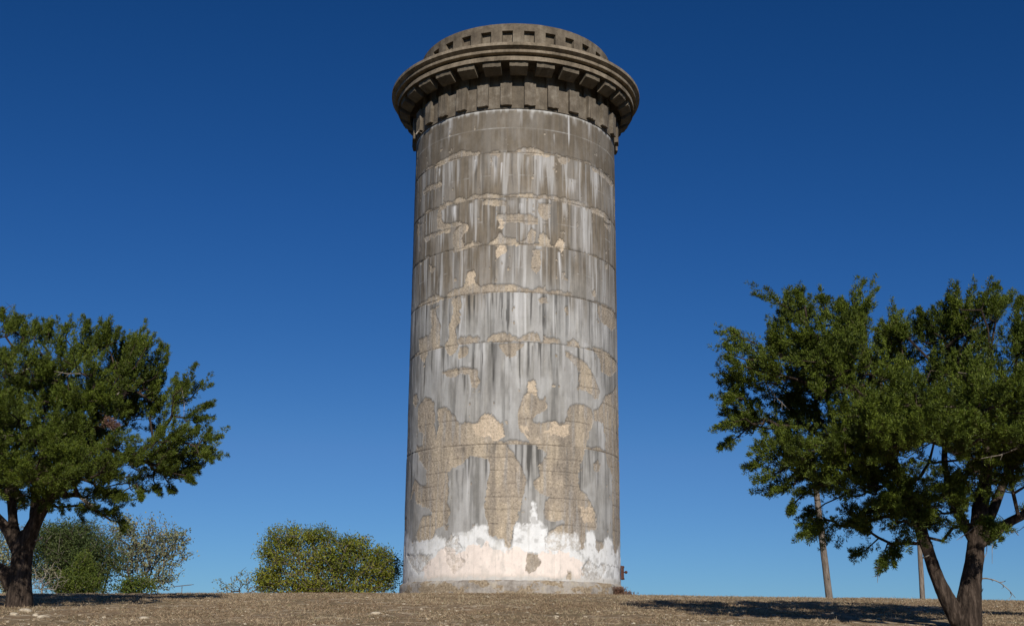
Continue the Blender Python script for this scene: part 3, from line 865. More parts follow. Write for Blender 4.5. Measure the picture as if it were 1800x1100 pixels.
def box(a, c, s, rot=None):
    """box centred c, full sizes s"""
    x, y, z = np.array(s) / 2
    v = np.array([(-x, -y, -z), (x, -y, -z), (x, y, -z), (-x, y, -z), (-x, -y, z), (x, -y, z), (x, y, z), (-x, y, z)])
    if rot is not None: v = v @ np.array(rot).T
    a.add(v + np.array(c), None, [(0, 3, 2, 1), (4, 5, 6, 7), (0, 1, 5, 4), (1, 2, 6, 5), (2, 3, 7, 6), (3, 0, 4, 7)])


# rusty iron hatch on the right flank, with its hinges and bolt
ang = RAD(83)
er = np.array((math.sin(ang), -math.cos(ang), 0)); et = np.array((math.cos(ang), math.sin(ang), 0)); ez = np.array((0, 0, 1.))
Rm = np.stack((er, et, ez), 1)
hz = .605 * R0 - TOWER_Z
a = Acc(); box(a, er * (R0 * 1.004 + .03), (.05, .5, .46), Rm)
a2 = [ez * hz]
a.v = [v + ez * hz for v in a.v]
hatch = obj('rusty_hatch', a.mesh('rusty_hatch', rust_mat), tower)
a = Acc()
for dz in (-.2, .2): box(a, er * (R0 * 1.004 + .08) + ez * (hz + dz), (.07, .42, .05), Rm)
for dt in (-.2, 0, .2): box(a, er * (R0 * 1.004 + .075) + et * dt + ez * hz, (.05, .05, .36), Rm)
obj('hatch_frame', a.mesh('hatch_frame', rust_mat), hatch)
a = Acc(); c = er * (R0 * 1.004) + ez * (hz + .02)
a.tube([c + er * .05, c + er * .13, c + er * .14, c + er * .20, c + er * .23], [.02, .02, .045, .05, .02], 8)
obj('hatch_bolt', a.mesh('hatch_bolt', rust_mat, True), hatch)
# stub of broken rod under the frieze on the left
a = Acc(); c = ring_pt(np.array((RAD(-66),)), 1.01, 4.80)[0]
a.tube([c, c + np.array((-.12, -.12, .02)), c + np.array((-.2, -.16, -.12))], [.03, .028, .02], 6)
a.tube([c + np.array((-.1, -.12, .02)), c + np.array((-.06, -.2, .14))], [.025, .02], 6)
obj('broken_rod', a.mesh('broken_rod', pale_twig), tower)

# ------------------------------------------------------------------ plants
def rand_dirs(rng, n):
    d = rng.normal(size=(n, 3)); return d / np.linalg.norm(d, axis=1)[:, None]


def blades(c, d, ln, wd, rng, quad=False):
    """thin leaf blades: one triangle each (or a rhomb of two)"""
    n = len(c); d = d / (np.linalg.norm(d, axis=1)[:, None] + 1e-9)
    s = np.cross(d, rand_dirs(rng, n)); s /= np.linalg.norm(s, axis=1)[:, None] + 1e-9
    ln = np.broadcast_to(ln, n)[:, None]; wd = np.broadcast_to(wd, n)[:, None]
    if quad:
        v = np.stack((c, c + d * ln * .5 + s * wd * .5, c + d * ln, c + d * ln * .5 - s * wd * .5), 1).reshape(-1, 3)
        i = np.arange(n)[:, None] * 4
        return v, np.concatenate((i + [0, 1, 2], i + [0, 2, 3]))
    v = np.stack((c + s * wd * .5, c - s * wd * .5, c + d * ln), 1).reshape(-1, 3)
    return v, np.arange(n * 3).reshape(-1, 3)


def skeleton(nodes, targets, step, rng, jit=.12, tortuous=.06):
    """join every target to the nearest node of the growing skeleton; returns points, parents, target ids"""
    P = [np.array(p, float) for p in nodes]; par = [-1] * len(P); dep = [0.0] * len(P)
    base = P[0]
    order = np.argsort([min(np.linalg.norm(t - p) for p in P[:60]) for t in targets])
    A = np.zeros((len(P) + len(targets) * 12, 3)); n = len(P); A[:n] = P; Dp = np.zeros(len(A))
    par = list(par); tid = []
    for o in order:
        t = targets[o]
        d = np.linalg.norm(A[:n] - t, axis=1) + .25 * Dp[:n] + .5 * np.maximum(A[:n, 2] - t[2], 0)
        k = int(np.argmin(d)); a = A[k].copy(); L = np.linalg.norm(t - a)
        m = min(11, max(1, int(L / step)))
        prev = k
        for e in range(1, m + 1):
            f = e / m
            p_ = a + (t - a) * f
            p_[2] += -math.sin(f * math.pi) * L * jit + 0
            if e < m: p_ += rng.normal(0, tortuous * min(L, 1.5), 3)
            if n >= len(A): break
            A[n] = p_; Dp[n] = Dp[prev] + L / m; par.append(prev); prev = n; n += 1
        tid.append(prev)
    return A[:n], par, tid


def skeleton_mesh(acc, A, par, tid, n0, r_tip, expo=.5, rmax=.2, sides=4):
    cnt = np.zeros(len(A))
    for t in tid: cnt[t] += 1
    for i in range(len(A) - 1, -1, -1):
        if par[i] >= 0: cnt[par[i]] += cnt[i]
    r = np.minimum(r_tip * np.maximum(cnt, 1) ** expo, rmax)
    idx = np.array([i for i in range(n0, len(A)) if par[i] >= 0])
    pa = np.array([par[i] for i in idx])
    a, b_ = A[pa], A[idx]; ra = np.minimum(r[pa], r[idx] * 1.35); rb = r[idx]
    d = b_ - a; L = np.linalg.norm(d, axis=1)[:, None] + 1e-9; d /= L
    u = np.cross(d, np.array((.31, .52, .79))); u /= np.linalg.norm(u, axis=1)[:, None] + 1e-9; w = np.cross(d, u)
    th = np.arange(sides) * 2 * np.pi / sides
    ring = np.cos(th)[None, :, None] * u[:, None] + np.sin(th)[None, :, None] * w[:, None]
    v = np.concatenate((a[:, None] - (d * ra[:, None] * .3)[:, None] + ring * ra[:, None, None], b_[:, None] + ring * rb[:, None, None]), 1)
    n = len(idx); base = np.arange(n)[:, None, None] * 2 * sides
    j = np.arange(sides)[None, :, None]; k = (j + 1) % sides
    q = (base + np.concatenate((j, k, k + sides, j + sides), 2)).reshape(-1, 4)
    acc.add(v.reshape(-1, 3), None, q)


def plumes(starts, axes, lens, wid, rng, tufts=40, nb=8, ll=(.030, .062), lw=(.0105, .020)):
    """tapering sprays of scale foliage"""
    n = len(starts)
    t = rng.random((n, tufts)) ** .85
    rad = wid[:, None] * (1.05 - t) ** .75 * np.sqrt(rng.random((n, tufts)))
    u = np.cross(axes, rand_dirs(rng, n)); u /= np.linalg.norm(u, axis=1)[:, None]; w = np.cross(axes, u)
    ph = rng.random((n, tufts)) * 2 * np.pi
    off = np.cos(ph)[..., None] * u[:, None] + np.sin(ph)[..., None] * w[:, None]
    # a few side sprigs give the ragged outline
    sp = (np.floor(t * 5) / 5 * 37.7 + ph * 0) % 1
    c = starts[:, None] + axes[:, None] * (lens[:, None] * t)[..., None] + off * rad[..., None]
    d = axes[:, None] * .75 + off * .8 + np.array((0, 0, .35)); d = d + rng.normal(0, .25, d.shape)
    c = np.repeat(c.reshape(-1, 3), nb, 0); d = np.repeat(d.reshape(-1, 3), nb, 0)
    m = len(c)
    c = c + rng.normal(0, .018, (m, 3)); d = d / np.linalg.norm(d, axis=1)[:, None] + rng.normal(0, .34, (m, 3))
    return blades(c, d, rng.uniform(*ll, m), rng.uniform(*lw, m), rng)


def juniper(label, Y, trunk_parts, lobes, tips, centre, seed, dens=300.0, loose_twigs=60, extra=None):
    rng = np.random.default_rng(seed)
    base = trunk_parts[0][0][0]
    bx, by = at(*base, Y)[:2]
    origin = np.array((bx, by, float(ground_z(bx, by))))
    t = thing('juniper_tree', label, 'tree', tuple(origin), 'junipers beside the tower')
    nodes = []
    for pts, rad, dy in trunk_parts:
        P = np.array([at(px, py, Y + oy) for (px, py), oy in zip(pts, dy)])
        if pts[0] == base: P[0][2] = origin[2] - .15
        Pc = curve(P, 14); rc = np.interp(np.linspace(0, 1, len(Pc)), np.linspace(0, 1, len(rad)), rad)
        a = Acc(); a.tube(Pc, rc, 28, True, .16, seed, .16)
        obj('trunk' if pts[0] == base else 'limb', a.mesh('trunk', juniper_bark, True, origin), t)
        nodes += list(Pc[len(Pc) // 2 if pts[0] == base else 4::3])
    C0 = at(*centre, Y)
    S, Ax, Ln, Wd = [], [], [], []
    mpx = Y / 2160.0
    for (px, py, rx, ry, dy) in lobes:
        n = max(4, int(rx * ry * math.pi / dens))
        c = at(px, py, Y + dy)
        nc = max(1, n // 6)
        dc = rand_dirs(rng, nc) * (rng.random((nc, 1)) ** .40)
        cl = rng.integers(0, nc, n)
        d = dc[cl] + rng.normal(0, .17, (n, 3))
        s = c + d * np.array((rx * mpx, (rx + ry) * .5 * mpx * 1.1, ry * mpx)) * .86
        out = s - C0; out /= np.linalg.norm(out, axis=1)[:, None]
        out2 = d / (np.linalg.norm(d, axis=1)[:, None] + 1e-6)
        lean = rng.normal(0, .34, (nc, 3))[cl]
        ax = out * .5 + out2 * .5 + np.array((0, 0, .5)) + lean + rng.normal(0, .16, (n, 3))
        ax /= np.linalg.norm(ax, axis=1)[:, None]
        S.append(s); Ax.append(ax); Ln.append(rng.uniform(.28, .64, n)); Wd.append(rng.uniform(.065, .125, n))
    for (x0, y0, x1, y1) in tips:
        dy = rng.uniform(-.8, .3)
        a, c = at(x0, y0, Y + dy), at(x1, y1, Y + dy)
        L = np.linalg.norm(c - a); ax = (c - a) / L
        S.append(a[None]); Ax.append(ax[None]); Ln.append(np.array((L,))); Wd.append(np.array((min(.17, L * .22),)))
        for k in range(3):
            f = rng.uniform(.1, .6); sd = rand_dirs(rng, 1)[0]; sd[1] *= .3
            ax2 = ax + sd * .7; ax2 /= np.linalg.norm(ax2)
            S.append((a + (c - a) * f)[None]); Ax.append(ax2[None]); Ln.append(np.array((L * .4,))); Wd.append(np.array((.07,)))
    S, Ax, Ln, Wd = map(np.concatenate, (S, Ax, Ln, Wd))
    v, tr = plumes(S, Ax, Ln, Wd, rng)
    crown = obj('crown', mesh_from('crown', v - origin, tr, None, juniper_leaf), t)
    A, par, tid = skeleton(nodes, S, .30, rng, .14, .11)
    a = Acc(); skeleton_mesh(a, A, par, tid, len(nodes), .007, .44, .06, 5)
    obj('branches', a.mesh('branches', juniper_bark, False, origin), t)
    # bleached dead twigs inside and under the crown
    a = Acc()
    k = rng.choice(len(A), loose_twigs)
    for i in k:
        p0 = A[i]; d = rand_dirs(rng, 1)[0] * np.array((1, 1, .8)) + np.array((0, -.6, -.1)); d /= np.linalg.norm(d)
        L = rng.uniform(.25, .7); side_ = np.cross(d, rand_dirs(rng, 1)[0])
        p1 = p0 + d * L * .5 + side_ * L * .1; p2 = p0 + d * L
        a.tube([p0, p1, p2], [.011, .008, .003], 4, False)
        for f in (.4, .7): a.tube([p0 + d * L * f, p0 + d * L * (f + .15) + side_ * L * .35], [.006, .002], 3, False)
    if extra: extra(a)
    obj('dead_twigs', a.mesh('dead_twigs', pale_twig, False, origin), t, kind='stuff')
    return t, origin


# right hand juniper, two stems from one foot
YR = 21.3
lobes_r = [(1410, 560, 60, 34, .3), (1500, 560, 45, 40, 0), (1465, 600, 90, 45, -.6), (1345, 622, 62, 32, .2), (1310, 690, 42, 30, 0),
           (1385, 665, 70, 50, -.5), (1400, 700, 80, 60, .9), (1490, 660, 100, 70, -1.0), (1560, 640, 80, 70, .8), (1630, 600, 55, 45, .2),
           (1715, 572, 62, 36, 0), (1770, 585, 60, 46, .6), (1700, 640, 90, 70, 1.0), (1660, 700, 100, 70, -.9), (1790, 660, 80, 70, -.6),
           (1330, 745, 52, 34, .1), (1385, 800, 70, 45, -.3), (1450, 780, 90, 65, .8), (1480, 760, 90, 60, -1.2), (1580, 770, 110, 70, -1.4),
           (1600, 740, 110, 80, 1.2), (1720, 770, 100, 80, -1.2), (1810, 780, 90, 90, .4), (1880, 700, 90, 100, .2), (1900, 820, 90, 70, .8),
           (1420, 850, 55, 34, 0), (1490, 860, 70, 45, .6), (1545, 850, 70, 50, -1.0), (1620, 858, 68, 46, -.8), (1700, 845, 76, 42, .9),
           (1780, 842, 68, 36, -.9), (1850, 855, 55, 33, .5), (1590, 890, 46, 30, .4), (1470, 905, 50, 26, .2), (1530, 925, 48, 26, -.2), (1590, 905, 50, 34, -.9),
           (1655, 900, 40, 26, .5), (1520, 955, 26, 22, -.2), (1570, 950, 22, 22, 0), (1705, 905, 40, 28, -.8), (1790, 905, 40, 18, 0),
           (1640, 775, 80, 36, -2.6), (1740, 780, 90, 34, -2.8), (1540, 780, 70, 34, -2.2), (1780, 730, 90, 40, -2.6)]
tips_r = [(1395, 548, 1311, 494), (1510, 565, 1541, 484), (1500, 545, 1508, 486), (1330, 605, 1257, 572), (1310, 632, 1244, 606), (1320, 668, 1251, 660), (1305, 700, 1249, 697),
          (1310, 735, 1247, 758), (1345, 800, 1308, 832), (1370, 830, 1318, 840), (1450, 885, 1402, 921), (1545, 945, 1498, 988), (1560, 955, 1541, 1008), (1575, 945, 1572, 992),
          (1450, 545, 1440, 502), (1415, 540, 1398, 510), (1640, 575, 1611, 537), (1690, 545, 1664, 516), (1725, 545, 1742, 486), (1752, 545, 1782, 512),
          (1790, 545, 1800, 520), (1330, 650, 1262, 632), (1300, 765, 1262, 790), (1400, 880, 1385, 905), (1440, 850, 1395, 878), (1480, 560, 1478, 520), (1600, 590, 1575, 570)]


def right_twigs(a):
    # the bare curved twig standing out from the trunk, and the ones under the right limb
    P = [at(1722, 1017, YR), at(1735, 1016, YR), at(1755, 1022, YR), at(1772, 1035, YR), at(1785, 1050, YR)]
    a.tube(curve(P, 5), np.linspace(.014, .004, 21), 4, False)
    for x0, y0, x1, y1 in ((1757, 1023, 1768, 1020), (1763, 1029, 1760, 1034), (1776, 1040, 1774, 1052), (1728, 1034, 1718, 1045), (1740, 1017, 1744, 1022),
                           (1738, 915, 1744, 990), (1790, 940, 1770, 925), (1735, 955, 1728, 985), (1800, 925, 1781, 936), (1766, 918, 1752, 902)):
        P = [at(x0, y0, YR), at((x0 + x1) / 2 + 3, (y0 + y1) / 2, YR + .1), at(x1, y1, YR)]
        a.tube(P, [.008, .006, .003], 4, False)
    a.tube([at(1622, 980, YR - .25), at(1634, 975, YR - .3)], [.012, .006], 4, False)


tr_right, o_right = juniper(
    'big green juniper at the right with two dark stems rising from one foot', YR,
    [([(1694, 1098), (1708, 1020), (1716, 955), (1722, 900), (1735, 820), (1730, 720)], [.25, .165, .138, .13, .10, .05], (0, 0, 0, 0, .2, .3)),
     ([(1686, 1094), (1650, 1020), (1627, 955), (1606, 895), (1570, 810), (1520, 700)], [.155, .11, .10, .10, .085, .04], (0, -.05, -.1, -.1, -.2, -.3)),
     ([(1722, 955), (1738, 944), (1770, 920), (1810, 898), (1880, 850), (1920, 780)], [.10, .085, .075, .07, .05, .03], (0, 0, -.1, -.2, -.2, 0)),
     ([(1718, 945), (1736, 915), (1752, 880), (1780, 800), (1800, 700)], [.10, .09, .08, .06, .03], (0, .1, .3, .8, 1.0)),
     ([(1712, 950), (1692, 915), (1678, 880), (1660, 800), (1680, 690)], [.1, .08, .07, .05, .03], (0, .1, .3, .9, 1.2)),
     ([(1610, 905), (1560, 850), (1480, 790), (1400, 740)], [.09, .07, .05, .02], (0, .2, .4, .3)),
     ([(1590, 860), (1540, 780), (1500, 680), (1440, 590)], [.08, .06, .05, .02], (0, -.3, -.5, -.2))],
    lobes_r, tips_r, (1640, 840), 5, 195.0, 60, right_twigs)

# left hand juniper
YL = 26.5
lobes_l = [(15, 600, 42, 45, .2), (110, 605, 58, 40, 0), (60, 650, 90, 50, -.8), (185, 628, 58, 36, .1), (235, 645, 42, 36, .2),
           (150, 690, 110, 60, -1.3), (265, 680, 55, 50, 0), (30, 700, 90, 70, .8), (-60, 680, 90, 90, 0), (210, 700, 90, 60, 1.2),
           (318, 695, 34, 30, .1), (330, 725, 30, 22, 0), (40, 760, 100, 60, -1.4), (140, 770, 100, 60, -1.0), (-80, 790, 90, 80, 0),
           (90, 800, 110, 60, 1.2), (250, 790, 70, 36, -.6), (310, 790, 55, 30, .2), (345, 790, 34, 20, 0), (230, 830, 75, 36, .5),
           (300, 825, 50, 26, .1), (180, 850, 75, 30, -.2), (110, 850, 80, 36, -1.0), (30, 850, 80, 40, 1.0), (-30, 860, 80, 40, -.6),
           (120, 880, 50, 18, .1), (200, 912, 28, 14, 0), (30, 885, 45, 16, 1.0), (280, 735, 40, 26, .9), (230, 745, 36, 24, 1.4), (75, 868, 40, 24, -.9),
           (-40, 820, 90, 36, -3.0), (60, 825, 80, 34, -3.2), (150, 810, 70, 30, -2.6), (20, 745, 90, 34, -3.0)]
tips_l = [(115, 595, 126, 551), (60, 600, 66, 558), (8, 570, 3, 541), (40, 600, 46, 571), (185, 605, 188, 566), (228, 625, 259, 561), (238, 645, 272, 584),
          (282, 655, 293, 607), (318, 685, 344, 637), (335, 700, 375, 653), (345, 722, 377, 704), (345, 785, 403, 750), (350, 800, 386, 806), (325, 835, 344, 850),
          (205, 600, 206, 574), (290, 840, 308, 868), (195, 905, 232, 930), (150, 585, 150, 558), (85, 590, 90, 556), (270, 845, 285, 872), (350, 780, 372, 752),
          (240, 850, 250, 880), (15, 590, 22, 556), (325, 740, 362, 735)]


def left_twigs(a):
    P = [at(130, 862, YL), at(165, 893, YL), at(196, 915, YL)]
    a.tube(curve(P, 5), np.linspace(.05, .02, 11), 5, False)
    for x0, y0, x1, y1 in ((62, 950, 78, 945), (70, 948, 76, 942), (170, 745, 180, 738), (190, 700, 200, 690), (203, 698, 210, 689), (193, 700, 195, 708)):
        a.tube([at(x0, y0, YL - 1.0), at((x0 + x1) / 2, (y0 + y1) / 2 - 1, YL - 1.1), at(x1, y1, YL - 1.1)], [.02, .015, .006], 4, False)


tr_left, o_left = juniper(
    'wide green juniper at the left with a thick dark forked trunk', YL,
    [([(34, 1070), (36, 1010), (42, 960), (52, 935)], [.30, .235, .205, .17], (0, 0, 0, 0)),
     ([(40, 975), (58, 925), (80, 885), (130, 810), (190, 740)], [.20, .165, .14, .10, .04], (0, -.1, -.2, -.5, -.4)),
     ([(36, 965), (24, 925), (20, 880), (8, 830), (0, 740)], [.13, .11, .095, .08, .04], (0, 0, .1, .2, .3)),
     ([(34, 975), (15, 935), (-10, 905), (-60, 860), (-90, 780)], [.14, .12, .11, .09, .04], (0, 0, 0, .1, .2)),
     ([(22, 1030), (8, 1008), (-20, 990), (-70, 950)], [.18, .16, .14, .12], (0, -.1, -.2, -.3)),
     ([(60, 925), (62, 890), (66, 850), (90, 760), (110, 660)], [.12, .11, .1, .07, .03], (0, .2, .4, .5, .3))],
    lobes_l, tips_l, (80, 850), 8, 160.0, 40, left_twigs)
# brown dead spray caught in the left crown
rng = np.random.default_rng(3)
a_s, a_e = at(182, 738, YL - 2.2), at(205, 745, YL - 2.2)
v, tr = plumes(np.array((a_s, a_s)), np.array(((a_e - a_s), (a_e - a_s) + np.array((0, 0, -.1)))) / np.linalg.norm(a_e - a_s), np.array((.36, .25)), np.array((.1, .12)), rng, 50, 8)
obj('dead_spray', mesh_from('dead_spray', v - o_left, tr, None, weed_mat), tr_left)


def shrub(name, label, cat, foot, Y, env, nt, nleaf, leaf, ll, lw, seed, twm=twig_mat, r_tip=.007, sag=-.05, spread=.25, group=None, quad=True, up=.1, zoff=0):
    """background bush: skeleton filling its envelope, leaves on the outer twigs"""
    rng = np.random.default_rng(seed)
    f = at(*foot, Y); gz = float(ground_z(f[0], f[1]))
    origin = np.array((f[0], f[1], gz))
    T_ = []
    mpx = Y / 2160.0
    for (px, py, rx, ry) in env:
        n = int(nt * rx * ry / sum(e[2] * e[3] for e in env)) + 3
        d = rand_dirs(rng, n) * rng.random((n, 1)) ** .45
        T_.append(at(px, py, Y) + d * np.array((rx, (rx + ry) * .5, ry)) * mpx)
    for (px, py, rx, ry) in env:      # thin shoots standing out of the outline
        n = max(3, int(nt * .05)); d = rand_dirs(rng, n); d[:, 2] = np.abs(d[:, 2]) * .9 + .1
        d = d / np.linalg.norm(d, axis=1)[:, None] * rng.uniform(1.0, 1.3, (n, 1))
        T_.append(at(px, py, Y) + d * np.array((rx, (rx + ry) * .5, ry)) * mpx)
    T_ = np.concatenate(T_); T_ = T_[T_[:, 2] > gz + .15]
    k = rng.integers(3, 6)
    nodes = [origin - np.array((0, 0, .1))] + [origin + np.array((rng.normal(0, .15), rng.normal(0, .15), .3)) for _ in range(k)]
    A, par, tid = skeleton(nodes, T_, .4, rng, sag, .07)
    for e in range(1, k + 1): par[e] = 0
    t = thing(name, label, cat, tuple(origin), group)
    a = Acc(); skeleton_mesh(a, A, par, tid, 1, r_tip, .40, .06, 4)
    obj('branches', a.mesh('branches', twm, False, origin), t)
    if nleaf:
        seg = np.array([i for i in range(len(nodes), len(A))]); pa = np.array([par[i] for i in seg])
        k = (rng.random(nleaf) ** .9 * len(seg)).astype(int); f_ = rng.random((nleaf, 1))
        c = A[seg[k]] * f_ + A[pa[k]] * (1 - f_) + rng.normal(0, spread, (nleaf, 3))
        d = rand_dirs(rng, nleaf) + np.array((0, 0, up))
        v, tr = blades(c, d, rng.uniform(*ll, nleaf), rng.uniform(*lw, nleaf), rng, quad)
        if quad: v = v
        obj('crown', mesh_from('crown', v - origin, tr, None, leaf), t)
    return t


shrub('shrub', 'broad olive yellow leafy shrub on the skyline just left of the tower foot', 'shrub', (590, 1052), 47.5,
      [(545, 1000, 66, 44), (508, 950, 34, 22), (480, 985, 24, 36), (590, 985, 44, 34), (562, 948, 22, 16), (470, 1025, 20, 20), (520, 1035, 60, 14), (600, 1035, 90, 14),
       (640, 1010, 54, 36), (622, 965, 26, 18), (682, 1015, 20, 30), (662, 985, 26, 18)], 1500, 34000, autumn_leaf, (.06, .115), (.032, .062), 21, spread=.13)
shrub('shrub', 'low thin shrub with few leaves, between the antenna and the broad olive shrub', 'shrub', (420, 1052), 56,
      [(400, 1030, 26, 16), (440, 1022, 30, 22), (470, 1025, 24, 26)], 150, 420, oak_leaf, (.08, .15), (.05, .09), 23, r_tip=.006, spread=.06)
shrub('small_tree', 'thin grey green tree with open twiggy crown right of the dark mound', 'tree', (232, 1055), 55,
      [(255, 955, 48, 46), (225, 985, 34, 45), (290, 985, 40, 40), (305, 950, 26, 18), (215, 930, 24, 20), (280, 1020, 34, 20)], 620, 5200, oak_leaf, (.09, .16), (.05, .085), 24, r_tip=.0075, spread=.12)
shrub('evergreen_mound', 'rounded dark green evergreen mound seen behind the left trunk', 'bush', (120, 1055), 52,
      [(125, 985, 78, 62), (90, 975, 56, 50), (165, 1000, 45, 52), (120, 950, 50, 30)], 1100, 42000, mound_leaf, (.07, .14), (.03, .05), 25, spread=.16, up=.4)
shrub('young_cedar', 'small bright green cedar growing in front of the dark mound', 'bush', (140, 1056), 50,
      [(135, 1025, 32, 26), (148, 1000, 14, 26), (115, 1035, 22, 16), (165, 1032, 16, 18)], 240, 12000, cedar_leaf, (.06, .12), (.025, .045), 26, spread=.10, up=.8)
shrub('shrub', 'low yellow green leafy shrub at the foot of the thin grey green tree', 'shrub', (240, 1056), 50.5,
      [(245, 1028, 28, 18), (225, 1035, 20, 14)], 120, 2600, cedar_leaf, (.07, .12), (.04, .06), 27, spread=.12)
shrub('bare_shrub', 'pale almost leafless shrub between the left trunk and the dark mound', 'shrub', (78, 1056), 49,
      [(80, 1010, 26, 30), (95, 1020, 24, 16), (70, 1030, 20, 14)], 110, 300, oak_leaf, (.06, .1), (.03, .05), 28, pale_twig, .006, spread=.08)
shrub('bare_shrub', 'greyish twiggy shrub at the far left edge behind the trunk', 'shrub', (5, 1060), 50,
      [(5, 985, 36, 50), (-20, 970, 30, 50), (20, 1020, 24, 24)], 300, 3600, oak_leaf, (.08, .13), (.05, .07), 29, pale_twig, .007, spread=.14)
shrub('sapling', 'thin yellowish sapling with scattered leaves above the dark mound', 'tree', (165, 1056), 54,
      [(150, 930, 50, 14), (190, 945, 22, 22), (50, 935, 50, 16)], 160, 700, oak_leaf, (.07, .12), (.04, .06), 30, r_tip=.006, spread=.1)

# ------------------------------------------------------------------ poles and antenna
def pole(label, base, top, Y, r0, r1):
    b0 = at(*base, Y); gz = float(ground_z(b0[0], b0[1])); b1 = at(*top, Y)
    ax = (b1 - b0); foot = b0 + ax * ((gz - .3 - b0[2]) / ax[2])
    o = np.array((b0[0], b0[1], gz))
    t = thing('utility_pole', label, 'pole', tuple(o), 'wooden poles behind the hill crest')
    a = Acc(); P = np.array([foot + (b1 - foot) * f for f in np.linspace(0, 1, 30)])
    a.tube(P, np.linspace(r0, r1, 30), 16, True, .02, 4, .03)
    obj('shaft', a.mesh('shaft', pole_mat, True, o), t)
    return t, o


tp, o = pole('leaning grey wooden pole with black fittings on its left side', (1458, 1052), (1427, 800), 46, .135, .105)
for (px, py, w, h) in ((1441, 927, .10, .22), (1442, 940, .08, .2), (1444, 957, .1, .13)):
    a = Acc(); c = at(px, py, 45.95)
    a.tube([c - [0, 0, h / 2], c - [0, 0, h * .4], c + [0, 0, h * .4], c + [0, 0, h / 2]], [w * .3, w * .6, w * .6, w * .3], 8)
    box(a, c + [.06, 0, 0], (.12, .03, .03))
    obj('insulator', a.mesh('insulator', black_mat, False, o), tp)
for px, py in ((1447, 946), (1456, 1017)):
    a = Acc(); c = at(px, py, 45.87); box(a, c, (.26 if py < 1000 else .04, .03, .04))
    obj('band', a.mesh('band', black_mat, False, o), tp)
pole('thin upright grey pole standing behind the leaning stem of the right juniper', (1622, 1056), (1612, 880), 52, .115, .09)

ab = at(320, 1052, 53); gz = float(ground_z(ab[0], ab[1])); o = np.array((ab[0], ab[1], gz))
t = thing('tv_antenna', 'small metal rooftop style antenna low on the skyline beside the thin tree', 'antenna', tuple(o))
a = Acc(); a.tube([o - [0, 0, .2], at(320, 1028, 53)], [.022, .018], 6); obj('mast', a.mesh('mast', metal_mat, False, o), t)
a = Acc(); a.tube([at(308, 1030, 53), at(337, 1027, 53)], [.018, .018], 6); obj('boom', a.mesh('boom', metal_mat, False, o), t)
for k in range(7):
    c = at(310 + k * 4.2, 1029.8 - k * .42, 53); a = Acc(); L = .5 - .04 * k
    dv = np.array((.25, 1.0, 0.12)) * L
    a.tube([c - dv, c + dv], [.011, .011], 5); obj('element', a.mesh('element', metal_mat, False, o), t)

# ------------------------------------------------------------------ stones, gravel, grass, weeds
def rock(rng, size, flatz=.45, det=2):
    import bmesh
    bm = bmesh.new(); bmesh.ops.create_icosphere(bm, subdivisions=det, radius=1)
    v = np.array([x.co[:] for x in bm.verts]); f_ = np.array([[q_.index for q_ in p_.verts] for p_ in bm.faces]); bm.free()
    s = rng.uniform(0, 50)
    r = 1 + .5 * (fbm(v[:, 0] * 1.2 + s, v[:, 1] * 1.2 + v[:, 2] * 1.7, 5, 3) - .5)
    v = v * r[:, None] * np.array((1, rng.uniform(.6, 1), flatz)) * size
    a = rng.uniform(0, 6.3); v = v @ np.array(((math.cos(a), math.sin(a), 0), (-math.sin(a), math.cos(a), 0), (0, 0, 1)))
    return v, f_


def on_ground(px, py):
    """where a sight line of the photograph meets the slope"""
    lo = None
    for y in np.arange(16, 44, .1):
        p_ = at(px, py, y)
        if p_[2] <= float(ground_z(p_[0], p_[1])): return p_
    return at(px, py, 40)


rng = np.random.default_rng(77)
stones = [((44, 1075, .22), 'largest flat pale stone beside the left juniper trunk'),
          ((25, 1081, .15), 'pale stone nearest the left edge, at the foot of the left juniper'),
          ((62, 1083, .13), 'pale flat stone topmost in the row below the left juniper'),
          ((76, 1086, .17), 'cluster stone with ridged pale top, right of the left juniper foot'),
          ((253, 1088, .16), 'lone rounded pale stone lying in open grass below the left shadow'),
          ((660, 1079, .17), 'broad pale limestone slab in the grass just left of the tower'),
          ((977, 1085, .12), 'small round pale stone in the grass in front of the tower'),
          ((1457, 1060, .10), 'small white stone in the shade at the foot of the leaning pole')]
for (px, py, s), lab in stones:
    p_ = on_ground(px, py); s *= .72; v, f_ = rock(rng, s, .34)
    gz = float(ground_z(p_[0], p_[1]))
    obj('limestone_rock', mesh_from('limestone_rock', v, f_, None, stone_mat, False), None, (p_[0], p_[1], gz + s * .12), 0, lab, 'stone', 'pale stones lying in the dry grass')
a = Acc(); protos = [rock(rng, 1.0, .4, 1) for _ in range(6)]
n = 0
while n < 2400:
    y = rng.uniform(17, 42); x = rng.uniform(-.46 * y - 1, .46 * y + 1)
    if fbm(np.array(x * .5 + 9), np.array(y * .5), 14, 3) < .47 and rng.random() < .8: continue
    v, f_ = protos[n % 6]; s = .010 + .04 * rng.random() ** 4
    an = rng.uniform(0, 6.3); M2 = np.array(((math.cos(an), math.sin(an), 0), (-math.sin(an), math.cos(an), 0), (0, 0, 1)))
    a.add(v @ M2 * s + np.array((x, y, float(ground_z(x, y)) + .015)), f_); n += 1
obj('gravel', a.mesh('gravel', stone_mat), kind='stuff', label='loose pale limestone chips strewn over the dry slope', cat='gravel')

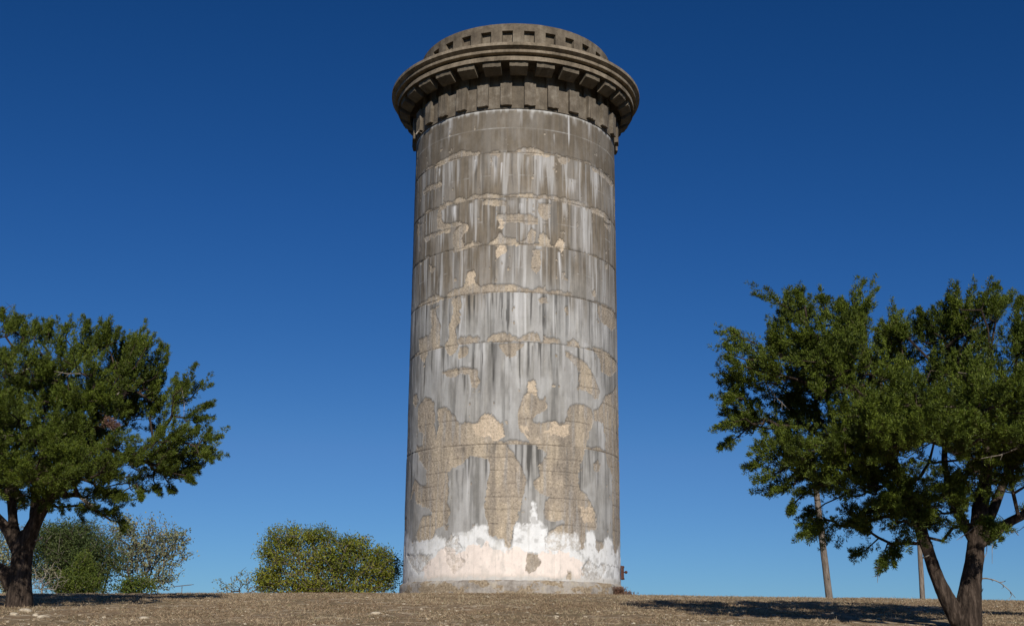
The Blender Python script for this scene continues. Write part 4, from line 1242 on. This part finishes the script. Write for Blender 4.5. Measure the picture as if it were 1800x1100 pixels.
nt_ = 76000
y = 16.5 + (45 - 16.5) * rng.random(nt_) ** .8; x = (rng.random(nt_) * 2 - 1) * (.47 * y + 1.5)
den = fbm(x * .9 + 30, y * .9, 15, 4)
keep = (den > .435 + .25 * (rng.random(nt_) - .5)) & (np.hypot(x - TX, y - TY) > R0 * 1.035)
x, y = x[keep], y[keep]; n = len(x)
base = np.stack((x, y, ground_z(x, y)), -1)
nb = 5
c = np.repeat(base, nb, 0) + rng.normal(0, .03, (n * nb, 3)) * (1, 1, 0)
d = rng.normal(0, .75, (n * nb, 3)); d[:, 2] = np.abs(d[:, 2]) * .4 + .35
tall = np.repeat(np.where(rng.random(n) > .96, 1.8, 1.0), nb)
v, tr = blades(c, d, rng.uniform(.03, .085, n * nb) * tall, rng.uniform(.008, .018, n * nb), rng)
obj('grass', mesh_from('grass', v, tr, None, grass_mat), kind='stuff', label='short dry brown grass covering the slope below the tower', cat='grass')

# dead weeds gathered against the right of the plinth
for lab, (px, py), n, hh_, seed in (('dry reddish weed clump against the right end of the plinth', (1083, 1043), 260, .42, 1),
                                    ('thin dead weeds at the right corner just beyond the plinth', (1100, 1045), 120, .3, 2)):
    rg = np.random.default_rng(seed)
    thp = RAD(62 if seed == 1 else 84); rp = 1.045
    f0 = np.array((TX + rp * R0 * math.sin(thp), TY - rp * R0 * math.cos(thp), 0)); f0[2] = ground_z(f0[0], f0[1])
    c = f0 + rg.normal(0, .14, (n, 3)) * (1, .5, 0)
    d = rg.normal(0, .4, (n, 3)); d[:, 2] = 1
    v, tr = blades(c, d, rg.uniform(.1, hh_, n), .02, rg)
    k = rg.integers(0, n, n * 5); dd = d[k] / np.linalg.norm(d[k], axis=1)[:, None]
    c2 = c[k] + dd * rg.uniform(.05, hh_ * .8, (len(k), 1))
    v2, tr2 = blades(c2, rand_dirs(rg, len(k)) + [0, 0, .4], rg.uniform(.04, .09, len(k)), .022, rg)
    t = thing('weed', lab, 'weed', tuple(f0))
    obj('stems', mesh_from('stems', v - f0, tr, None, weed_mat), t, kind='stuff')
    obj('leaves', mesh_from('leaves', v2 - f0, tr2, None, weed_mat), t, kind='stuff')
